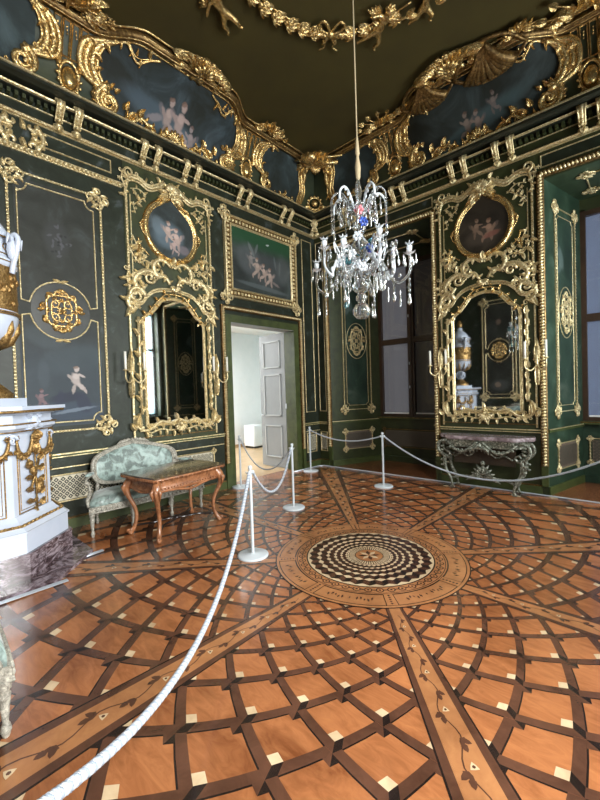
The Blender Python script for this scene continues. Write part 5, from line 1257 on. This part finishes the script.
# ---------------- settee
def baluster_leg(q,x,y,h,r=.026):
    q.lathe([(r*1.25,h),(r*1.25,h-.035),(r*.8,h-.05),(r*1.1,h-.065),(r*.95,h-.09),(r*.5,.07),(r*.8,.055),(r*.95,.035),(r*.7,.015),(r*.55,0)],(x,y,0),12,flut=6,fd=.04)
def settee(label,x,y,rz):
    t=thing('settee',label,'settee',floorM(x,y,rz))
    fw,bw,fy,by=.76,.56,-.30,.24; zr0,zr1=.27,.345
    def outl(k=0,n=10):
        P=[]
        for i in range(n+1): s=-1+2*i/n; P.append((s*(fw+k),fy-k-.03*(1-s*s)))
        P+=[(bw+.08+k,-.0),(bw+k,by+k),(-bw-k,by+k),(-bw-.08-k,0)]
        return P
    MB().prism(outl(0),zr0,zr1).build('seat_rail','sofa_frame',t)
    q=MB(); P=outl(.004)
    for i in range(26):
        f_=-.97+1.94*i/25; q.ell((f_*fw,fy-.036*(1-f_*f_)-.006,zr0+.037),(.020,.010,.020),0,6,4)
    q.tube([(x_,y_,zr0+.006) for x_,y_ in P[:11]],.008,5); q.tube([(x_,y_,zr1-.004) for x_,y_ in P[:11]],.008,5); q.build('rail_carving','sofa_frame',t)
    # seat cushion: domed
    q=MB(); P=outl(-.015); n=len(P); vs=[];fs=[]; c=(0,-.03)
    for (k,z) in ((1,zr1),(1.0,zr1+.05),(.93,zr1+.085),(.75,zr1+.10),(.4,zr1+.108),(.02,zr1+.11)): vs+=[(c[0]+(x_-c[0])*k,c[1]+(y_-c[1])*k,z) for x_,y_ in P]
    for l in range(5):
        for i in range(n): fs.append((l*n+i,l*n+(i+1)%n,(l+1)*n+(i+1)%n,(l+1)*n+i))
    q.add(vs,fs,0,True); q.build('seat_cushion','silk',t)
    for xx in (-.72,-.26,.26,.72):
        l=MB(); baluster_leg(l,xx,fy+.03-.02*(1-(xx/fw)**2),zr0+.0); l.build('leg','sofa_frame',t)
    for xx in (-.5,.5): l=MB(); baluster_leg(l,xx,by-.03,zr0); l.build('leg','sofa_frame',t)
    # back
    def bo(k=1,n=36):
        P=[]
        for i in range(n):
            a=2*PI*i/n; ca,sa=cos(a),sin(a); X=.56*math.copysign(abs(ca)**.62,ca); Y=.215*math.copysign(abs(sa)**.62,sa)
            if sa>0: Y+=.075*max(0,1-abs(X)/.42)**1.1+.0
            P.append((X*k,Y*k))
        return P
    tilt=.12
    def bp(p,off=0): X,Y=p; return (X,.20+(Y+.2)*tilt+.10*0-.10*(abs(X)/.56)**2+off,.70+Y)
    q=MB(); q.tube([bp(p) for p in bo()],.026,7,closed=True); q.tube([bp(p,-.015) for p in bo(.94)],.011,5,closed=True); q.tube([bp(p,-.02) for p in bo(1.03)],.009,5,closed=True)
    for s in (-1,1): q.tube([bp((s*.50,-.14)),(s*.50,.215,.34)],.022,6)
    q.build('back_frame','sofa_frame',t)
    q=MB()
    for s in (1,-1):
        for i in range(3): q.tube([bp((s*.02*i,.30)),bp((s*(.06+.05*i),.325-.01*i),-.02),bp((s*(.10+.06*i),.30-.015*i),-.03)],[.02,.024,.008],6)
    q.ell(bp((0,.31),-.03),(.035,.03,.035),0,8,5); q.build('crest','sofa_frame',t)
    q=MB(); vs=[];fs=[]; P=bo(.95); n=len(P)
    for (k,o_) in ((1,0),(.92,-.03),(.7,-.045),(.35,-.05),(.02,-.052)): vs+=[bp((x_*k,y_*k),o_) for x_,y_ in P]
    for l in range(4):
        for i in range(n): fs.append((l*n+i,l*n+(i+1)%n,(l+1)*n+(i+1)%n,(l+1)*n+i))
    q.add(vs,fs,0,True); vs=[bp(p,.01) for p in P]; q.add(vs,[tuple(range(n))]); q.build('back_upholstery','silk',t)
    for s in (1,-1):
        q=MB(); q.tube(crom([(s*.545,.10,.70),(s*.62,.02,.66),(s*.69,-.06,.645),(s*.725,-.13,.64),(s*.73,-.17,.61),(s*.705,-.16,.585)],4),[.018]*16+[.022]*5,6)
        q.tube(crom([(s*.725,-.14,.62),(s*.69,-.13,.55),(s*.70,-.17,.48),(s*.745,-.22,.42),(s*.74,-.25,.345)],4),[.016]*8+[.024]*9,6); q.ell((s*.73,-.17,.61),(.03,.03,.025),0,8,5); a_=q.build('arm','sofa_frame',t)
        q=MB(); q.ell((s*.64,-.01,.680),(.035,.11,.022),s*.75*-1 if False else s*.7,10,6); q.build('arm_pad','silk',a_)
    return t
settee('grey carved settee in pale green damask against the left wall behind the table',.31,-4.10,R(90))
settee('damask settee at the left edge of the photo, mostly outside it',2.34,-6.335,R(180))

# ---------------- writing table
t=thing('writing_table','carved brown cabriole-leg table with dark inlaid top in front of the settee','table',floorM(1.06,-4.03,R(97)))
def ser(hl,hd,n=8,b=.03):
    P=[]
    def side(x0,y0,x1,y1,nx,ny,am):
        for i in range(n): s=i/n; w_=am*(sin(PI*s)**2-.0*cos(4*PI*s)); P.append((x0+(x1-x0)*s+nx*w_,y0+(y1-y0)*s+ny*w_))
    side(-hl,-hd,hl,-hd,0,-1,b); side(hl,-hd,hl,hd,1,0,b*.6); side(hl,hd,-hl,hd,0,1,b); side(-hl,hd,-hl,-hd,-1,0,b*.6); return P
MB().prism(ser(.50,.335),.70,.725).build('tabletop','desktop',t)
q=MB(); P=ser(.495,.33); q.tube([(x,y,.697) for x,y in P],.013,6,closed=True)
for i in range(len(P)):
    a=Vector(P[i-1]); b_=Vector(P[i]); 
    for j in range(2): p=a+(b_-a)*(j+.5)/2; q.ell((p.x,p.y,.690),(.016,.016,.018),0,6,4)
q.build('carved_edge','deskwood',t)
q=MB(); vs=[];fs=[]; A=ser(.455,.285,b=.015); n=len(A)
for k,z in ((1.0,.70),(.97,.65),(.96,.60),(1.0,.575),(1.01,.56),(.97,.54)): vs+=[(x*k,y*k,z) for x,y in A]
for l in range(5):
    for i in range(n): fs.append((l*n+i,l*n+(i+1)%n,(l+1)*n+(i+1)%n,(l+1)*n+i))
q.add(vs,fs,0,True)
for s in (1,-1):
    q.tube(crom([(-.40,s*.275,.56),(-.2,s*.285,.545),(0,s*.295,.515),(.2,s*.285,.545),(.40,s*.275,.56)],4),.014,6); q.tube(crom([(s*.445,-.22,.56),(s*.455,0,.53),(s*.445,.22,.56)],4),.014,6)
    for i in range(22): q.ell((-.42+.04*i,s*.295,.582),(.013,.010,.012),.5,5,4)
q.build('apron','deskwood',t)
for sx in (1,-1):
    for sy in (1,-1):
        l=MB(); ux,uy=sx*.42,sy*.255; k=.7071
        def pt(o,z): return (ux+sx*o*k,uy+sy*o*k,z)
        l.tube(crom([pt(-.01,.66),pt(.035,.60),pt(.055,.53),pt(.03,.44),pt(-.02,.34),pt(-.045,.24),pt(-.035,.14),pt(.0,.06),pt(.035,.03)],4),[.046,.048,.05,.052,.053,.052,.048,.044,.040,.036,.033,.031,.029,.027,.026,.025,.024,.023,.023,.022,.022,.022,.022,.022,.022,.023,.024,.026,.028,.03,.03,.026,.02],8)
        l.ell(pt(.025,.028),(.035,.035,.028),0,8,6); l.tube([pt(.02,.05),pt(.06,.055),pt(.065,.02)],[.02,.018,.008],6)
        lg=l.build('leg','deskwood',t)
        c=MB(); 
        for g in (-.5,0,.5): 
            a=math.atan2(sy,sx)+g; c.tube([(ux+cos(a)*.05,uy+sin(a)*.05,.62),(ux+cos(a)*.095,uy+sin(a)*.095,.56),(ux+cos(a)*.075,uy+sin(a)*.075,.47)],[.012,.022,.005],5)
        c.build('knee_carving','deskwood',lg)
q=MB()
for s in (1,-1):
    q.tube(crom([(-.40,s*.24,.10),(-.25,s*.10,.115),(-.10,s*.06,.12),(0,0,.12),(.10,s*-.06,.12),(.25,s*-.10,.115),(.40,s*-.24,.10)],4),.014,6)
q.ell((0,0,.13),(.05,.05,.025),0,10,6); q.build('stretcher','ebony',t)

# ---------------- console below the far mirror
t=thing('console_table','carved silvered console table with pink-grey marble top under the far mirror','console',floorM(cB,-.02))
P=[(-.66,.0),(-.68,-.16),(-.58,-.25),(-.50,-.36),(-.36,-.385),(-.2,-.36),(0,-.40),(.2,-.36),(.36,-.385),(.50,-.36),(.58,-.25),(.68,-.16),(.66,0)]
PP=[tuple(p) for p in crom(P,3)]
MB().prism(PP,.80,.84).prism([(x*.985,y*.985) for x,y in PP],.785,.80).build('marble_top','console_marble',t)
q=MB(); Q=[(x*.90,y*.90-.005) for x,y in PP]
vs=[(x,y,.785) for x,y in Q]+[(x*.98,y*.98,.67) for x,y in Q]; n=len(Q); q.add(vs,[(i,i+1,n+i+1,n+i) for i in range(n-1)],0,True); q.build('apron','console_frame',t)
q=MB()
for s in (1,-1):
    q.tube(crom([(s*.50,-.30,.74),(s*.38,-.36,.64),(s*.24,-.38,.60),(s*.12,-.38,.68),(s*.03,-.385,.76)],4),.022,6)
    for i in range(7): q.ell((s*(.44-.06*i),-.365,.655-.03*sin(i/6*PI)),(.024,.02,.024),0,6,4)
    for i in range(3): q.tube([(s*.02,-.39,.72),(s*(.04+.04*i),-.41,.68-.02*i),(s*(.03+.05*i),-.39,.62-.02*i)],[.02,.024,.006],6)
    q.tube(crom([(s*.10,-.30,.60),(s*.2,-.26,.52),(s*.30,-.26,.56),(s*.42,-.26,.50)],4),.014,6)
q.ell((0,-.40,.70),(.04,.03,.05),0,8,6); q.build('garland','console_frame',t)
MB().box(-.44,.44,-.20,-.19,.40,.70).build('lattice_panel','console_lattice',t)
for s in (1,-1):
    for (bx,by,nm) in ((.50,-.32,'f'),(.50,-.08,'b')):
        l=MB(); l.tube(crom([(s*(bx+.02),by,.76),(s*(bx+.13),by,.72),(s*(bx+.15),by,.62),(s*(bx+.09),by,.54),(s*(bx-.0),by,.50),(s*(bx-.04),by,.55),(s*(bx+.01),by,.59)],4),[.022]*4+[.028]*12+[.022]*4+[.014]*5,6)
        l.tube(crom([(s*(bx+.04),by,.52),(s*(bx+.05),by,.42),(s*(bx+.03),by,.30),(s*(bx-.03),by,.18),(s*(bx-.06),by,.08),(s*(bx-.04),by,.02),(s*(bx-.02),by,.012)],4),[.030]*6+[.024]*8+[.018]*8+[.014]*3,6)
        l.tube([(s*(bx-.06),by,.06),(s*(bx-.09),by,.02),(s*(bx-.05),by,.01)],.014,6)
        for z in (.66,.60,.44,.36): l.ell((s*(bx+.08),by-.01,z),(.035,.02,.02),0,6,4)
        l.build('leg','console_frame',t)
q=MB()
for s in (1,-1):
    q.tube(crom([(s*.46,-.31,.16),(s*.30,-.24,.20),(s*.14,-.22,.17),(0,-.22,.22)],4),.018,6); q.tube(crom([(s*.46,-.08,.16),(s*.25,-.12,.18),(0,-.2,.2)],4),.014,6)
    for i in range(5): q.tube([(0,-.22,.22),(s*(.05+.03*i),-.26,.34-.04*i),(s*(.09+.04*i),-.25,.40-.065*i)],[.02,.026,.006],6)
q.ell((0,-.24,.30),(.05,.04,.08),0,8,6); q.ell((0,-.24,.42),(.035,.03,.04),0,8,6); q.build('stretcher_ornament','console_frame',t)

# ---------------- rope barrier
def catenary(a,b_,sag,n=24):
    a=Vector(a); b_=Vector(b_); return [a+(b_-a)*(i/n)-Vector((0,0,4*sag*(i/n)*(1-i/n))) for i in range(n+1)]
def rope(label,a,b_,sag,r=.0155,pitch=.07,fine=True,mat='rope'):
    P=catenary(a,b_,sag,30); L=sum((P[i+1]-P[i]).length for i in range(30)); t=thing('barrier_rope',label,'rope',Matrix.Translation(P[0]),'barrier ropes between the stanchions')
    q=MB(); n=int(L/pitch*(8 if fine else 5)); 
    def at(f_):
        x=f_*30; i=min(29,int(x)); return P[i]+(P[i+1]-P[i])*(x-i),(P[i+1]-P[i]).normalized()
    for k in range(3):
        pts=[]
        for i in range(n+1):
            p,d=at(i/n); N=d.cross(Vector((0,0,1)))
            if N.length<1e-3: N=Vector((1,0,0))
            N.normalize(); B=d.cross(N); a_=2*PI*(i/n*L/pitch+k/3); pts.append(p+(N*cos(a_)+B*sin(a_))*r*.60-P[0])
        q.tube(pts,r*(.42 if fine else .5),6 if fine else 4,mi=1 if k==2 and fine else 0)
    q.build('twisted_cord',[mat,'rope_shade'] if fine else mat,t)
    if fine: MB().tube([p-P[0] for p in P],r*.42,6).build('groove_shade_core','rope_core_shade',t)
    q=MB()
    for i in (0,-1):
        q.ell(P[i]-P[0],(.02,.02,.02),0,8,5)
    q.build('end_hook','dark_iron' if fine and False else 'post',t); return t
posts=[((2.43,-3.99),'white rope stanchion nearest the camera, beside the floor medallion'),((.14,-2.31),'white rope stanchion at the left jamb of the doorway'),((1.68,-2.62),'white rope stanchion in front of the doorway, between two sagging ropes'),((.27,-.64),'white rope stanchion in the room corner'),((2.07,-.89),'white rope stanchion in front of the dark window niche'),((4.49,-6.38),'white rope stanchion just outside the lower left edge of the photo'),((5.15,-.75),'white rope stanchion just outside the right edge of the photo')]
proto=None
for (x,y),lab in posts:
    if proto is None:
        t=thing('rope_stanchion',lab,'stanchion',floorM(x,y),'white rope stanchions')
        MB().lathe([(.150,0),(.153,.008),(.150,.018),(.135,.024),(.03,.028),(.022,.034)],(0,0,0),32).build('base','post',t)
        MB().lathe([(.0155,.03),(.0155,.86)],(0,0,0),14).build('pole','post',t)
        q=MB(); q.lathe([(.0155,.855),(.021,.86),(.021,.885),(.012,.892),(.002,.895)],(0,0,0),14); q.lathe([(.019,.80),(.022,.805),(.022,.825),(.019,.83)],(0,0,0),14)
        for a in range(3): q.tube([(.018*cos(a*2.1),.018*sin(a*2.1),.815),(.038*cos(a*2.1),.038*sin(a*2.1),.82),(.042*cos(a*2.1),.042*sin(a*2.1),.838)],.005,5)
        q.build('cap_and_hooks','post',t); proto=t
    else: t=copy_tree(proto); t.matrix_world=floorM(x,y); t['label']=lab; 
    t['label']=lab
H=.825
rope('thick white twisted rope running from the near stanchion to the lower left corner',(2.45,-4.02,H),(4.475,-6.36,H),.515,.0165,.036)
rope('white rope sagging deeply between the near stanchion and the one before the doorway',(2.43,-3.96,H),(1.69,-2.65,H),.37,.0145)
rope('grey rope hanging across the open doorway',(1.65,-2.61,H),(.17,-2.31,H),.40,.012,.06,False)
rope('pale rope between the corner stanchion and the niche stanchion',(.30,-.65,H),(2.04,-.89,H),.14,.013,.06,False)
rope('long pale rope sagging in front of the console table to the right edge',(2.10,-.885,H),(5.12,-.75,H),.52,.014,.06,False)
t=thing('floor_cable','thin pale cable strip lying on the floor along the far wall and window niches','cable',floorM(0,0))
q=MB(); q.tube([(.08,-.95,.012),(.08,-.30,.012),(.10,-.16,.012),(.16,-.09,.012),(1.5,-.08,.012),(3.2,-.075,.012),(5.0,-.08,.012),(6.6,-.08,.012)],.013,6); q.build('strip','cable',t)

# ---------------- chandelier
CZ=2.27
t=thing('chandelier','many-armed clear and milky glass chandelier with coloured glass flowers hanging by a rope','chandelier',Matrix.Translation((3.335,GC[1],CZ)))
q=MB(); q.lathe([(.002,-.01),(.05,.0),(.082,.04),(.085,.08),(.06,.125),(.025,.14),(.05,.17),(.055,.20),(.03,.23)],(0,0,0),16,flut=8,fd=.06); q.build('bottom_ball','crystal',t)
q=MB(); q.lathe([(.03,.23),(.07,.26),(.10,.30),(.05,.34),(.04,.38),(.12,.42),(.14,.46),(.06,.50),(.035,.54),(.075,.62),(.085,.68),(.05,.74),(.03,.78),(.06,.83),(.065,.87),(.03,.92),(.028,.98),(.11,1.00),(.12,1.03),(.04,1.06),(.02,1.10),(.035,1.18),(.02,1.24),(.012,1.30)],(0,0,0),16,flut=8,fd=.07); q.build('stem','crystal',t)
def drop(q,x,y,z,l=.09,r=.016): q.lathe([(.001,0),(r*.7,-l*.15),(r*.35,-l*.3),(r,-l*.7),(r*.7,-l*.9),(.001,-l)],(x,y,z),6)
rnd=random.Random(11)
for i in range(8):
    a=2*PI*(i+.35)/8; ca,sa=cos(a),sin(a); up=.10*(i%2); rr=.45 if i%2==0 else .36
    def pr(r,z): return (r*ca,r*sa,z)
    q=MB(); q.tube(crom([pr(.06,.44+up),pr(.14,.52+up),pr(.22,.46+up),pr(.28,.33+up),pr(.36*rr/.45,.28+up),pr(rr,.36+up),pr(rr,.50+up)],5),.0125,7)
    q.tube(crom([pr(.20,.48+up),pr(.26,.58+up),pr(.33*rr/.45,.56+up),pr(.31*rr/.45,.49+up)],4),.007,6)
    for k in range(5): r_=.12+.06*k; q.ell(pr(r_*rr/.45,.50+up-.04*k),(.018,.018,.026),0,6,4)
    arm=q.build('arm','crystal_milk' if i%2 else 'crystal',t)
    q=MB(); c=pr(rr,0)
    vs=[(c[0],c[1],.505+up)];fs=[]
    for k in range(16): ak=2*PI*k/16; r_=.062 if k%2==0 else .036; vs.append((c[0]+r_*cos(ak),c[1]+r_*sin(ak),.522+up+(.014 if k%2==0 else 0)))
    fs=[(0,1+k,1+(k+1)%16) for k in range(16)]; q.add(vs,fs); q.lathe([(.010,.50+up),(.014,.53+up),(.024,.56+up),(.026,.585+up),(.018,.59+up)],(c[0],c[1],0),10)
    vs=[(c[0],c[1],.605+up)]
    for k in range(12): ak=2*PI*k/12; r_=.045 if k%2==0 else .024; vs.append((c[0]+r_*cos(ak),c[1]+r_*sin(ak),.60+up+(.02 if k%2==0 else 0)))
    q.add(vs,[(0,1+k,1+(k+1)%12) for k in range(12)]); q.build('candle_cup','crystal_milk',arm)
    mt='crystal_teal' if i==3 else 'crystal'
    def D(x,y,z,l,r): d_=MB(); drop(d_,x,y,z,l,r); d_.build('crystal_drop',mt,arm)
    for k in range(5): ak=a+2*PI*k/5; D(c[0]+.055*cos(ak),c[1]+.055*sin(ak),.515+up,.10,.013)
    q=MB()
    for k in range(3): q.ell((c[0]*.98,c[1]*.98,.30+up-.045*k-.01),(.015,.008,.026),0,6,4)
    q.build('bead_chain',mt,arm)
    D(c[0]*.98,c[1]*.98,.175+up,.11,.022); D(c[0]*.8,c[1]*.8,.22+up,.16,.010)
for i in range(10):
    a=2*PI*i/10+.2; ca,sa=cos(a),sin(a)
    def pr(r,z): return (r*ca,r*sa,z)
    q=MB(); q.tube(crom([pr(.02,.95),pr(.08,1.04),pr(.14,1.14),pr(.20,1.16),pr(.25,1.11),pr(.26,1.03)],5),.011,6)
    for k in range(5): q.ell(pr(.06+.03*k,1.01+.035*k),(.013,.013,.02),0,6,4)
    arm=q.build('crown_arm','crystal_milk' if i%2 else 'crystal',t)
    q=MB()
    for k in range(3): q.ell(pr(.26,1.00-.045*k),(.011,.011,.025),0,6,4)
    q.build('bead_chain','crystal',arm)
    for (x,y,z,l,r) in ((.26*ca,.26*sa,.89,.12,.016),(.17*ca,.17*sa,1.02,.13,.014),(.21*ca,.21*sa,1.08,.12,.012),(.11*ca,.11*sa,.98,.10,.014)): d_=MB(); drop(d_,x,y,z,l,r); d_.build('crystal_drop','crystal',arm)
fq=((.10,.62,.4,'crystal_pink',1.0),(.13,.95,-1.0,'crystal_pink',1),(.16,.60,-.4,'crystal_blue',1),(.10,.86,-.6,'crystal_blue',1),(.14,.52,-1.9,'crystal_teal',1),(.16,.66,-2.4,'crystal_teal',1),(.12,.47,-1.2,'crystal_milk',1),(.15,.56,-1.5,'crystal_milk',1),(.2,.60,2.0,'crystal_milk',1),(.12,.72,1.2,'crystal_teal',1),(.2,.42,-.9,'crystal_milk',1),(.22,.50,-2.0,'crystal_milk',1),(.18,.70,-1.1,'crystal_milk',1))
for (r_,z_,a_,mt,s_) in fq:
    q=MB(); cx,cy=r_*cos(a_),r_*sin(a_)
    for k in range(6): ak=k*PI/3; q.ell((cx-sin(a_)*cos(ak)*.03,cy+cos(a_)*cos(ak)*.03,z_+.03*sin(ak)),(.017,.017,.017),0,6,4)
    q.ell((cx*1.1,cy*1.1,z_),(.014,.014,.014),0,6,4); q.tube([(0,0,z_-.08),(cx*.5,cy*.5,z_-.03),(cx,cy,z_)],.006,5); q.build('glass_flower',mt,t)
for k in range(22):
    a_=rnd.random()*2*PI; r_=.08+rnd.random()*.26; z_=.30+rnd.random()*.35; 
    q=MB(); q.ell((r_*cos(a_),r_*sin(a_),z_),(.018,.018,.03),0,6,4); drop(q,r_*cos(a_),r_*sin(a_),z_-.02,.09,.015); q.build('crystal_pendant','crystal',t)
q=MB(); q.lathe([(.012,1.28),(.022,1.31),(.028,1.40),(.018,1.46),(.012,1.50),(.022,1.53),(.018,1.58),(.009,1.68)],(0,0,0),12,flut=6,fd=.1); q.build('tassel','tan_rope',t)
MB().tube([(0,0,1.65),(0,0,ZC-CZ)],.0065,8).build('hanging_rope','tan_rope',t)
MB().lathe([(.10,ZC-CZ),(.09,ZC-CZ-.03),(.03,ZC-CZ-.06)],(0,0,0),16).build('ceiling_rose','gold',t)
bpy.context.view_layer.update()
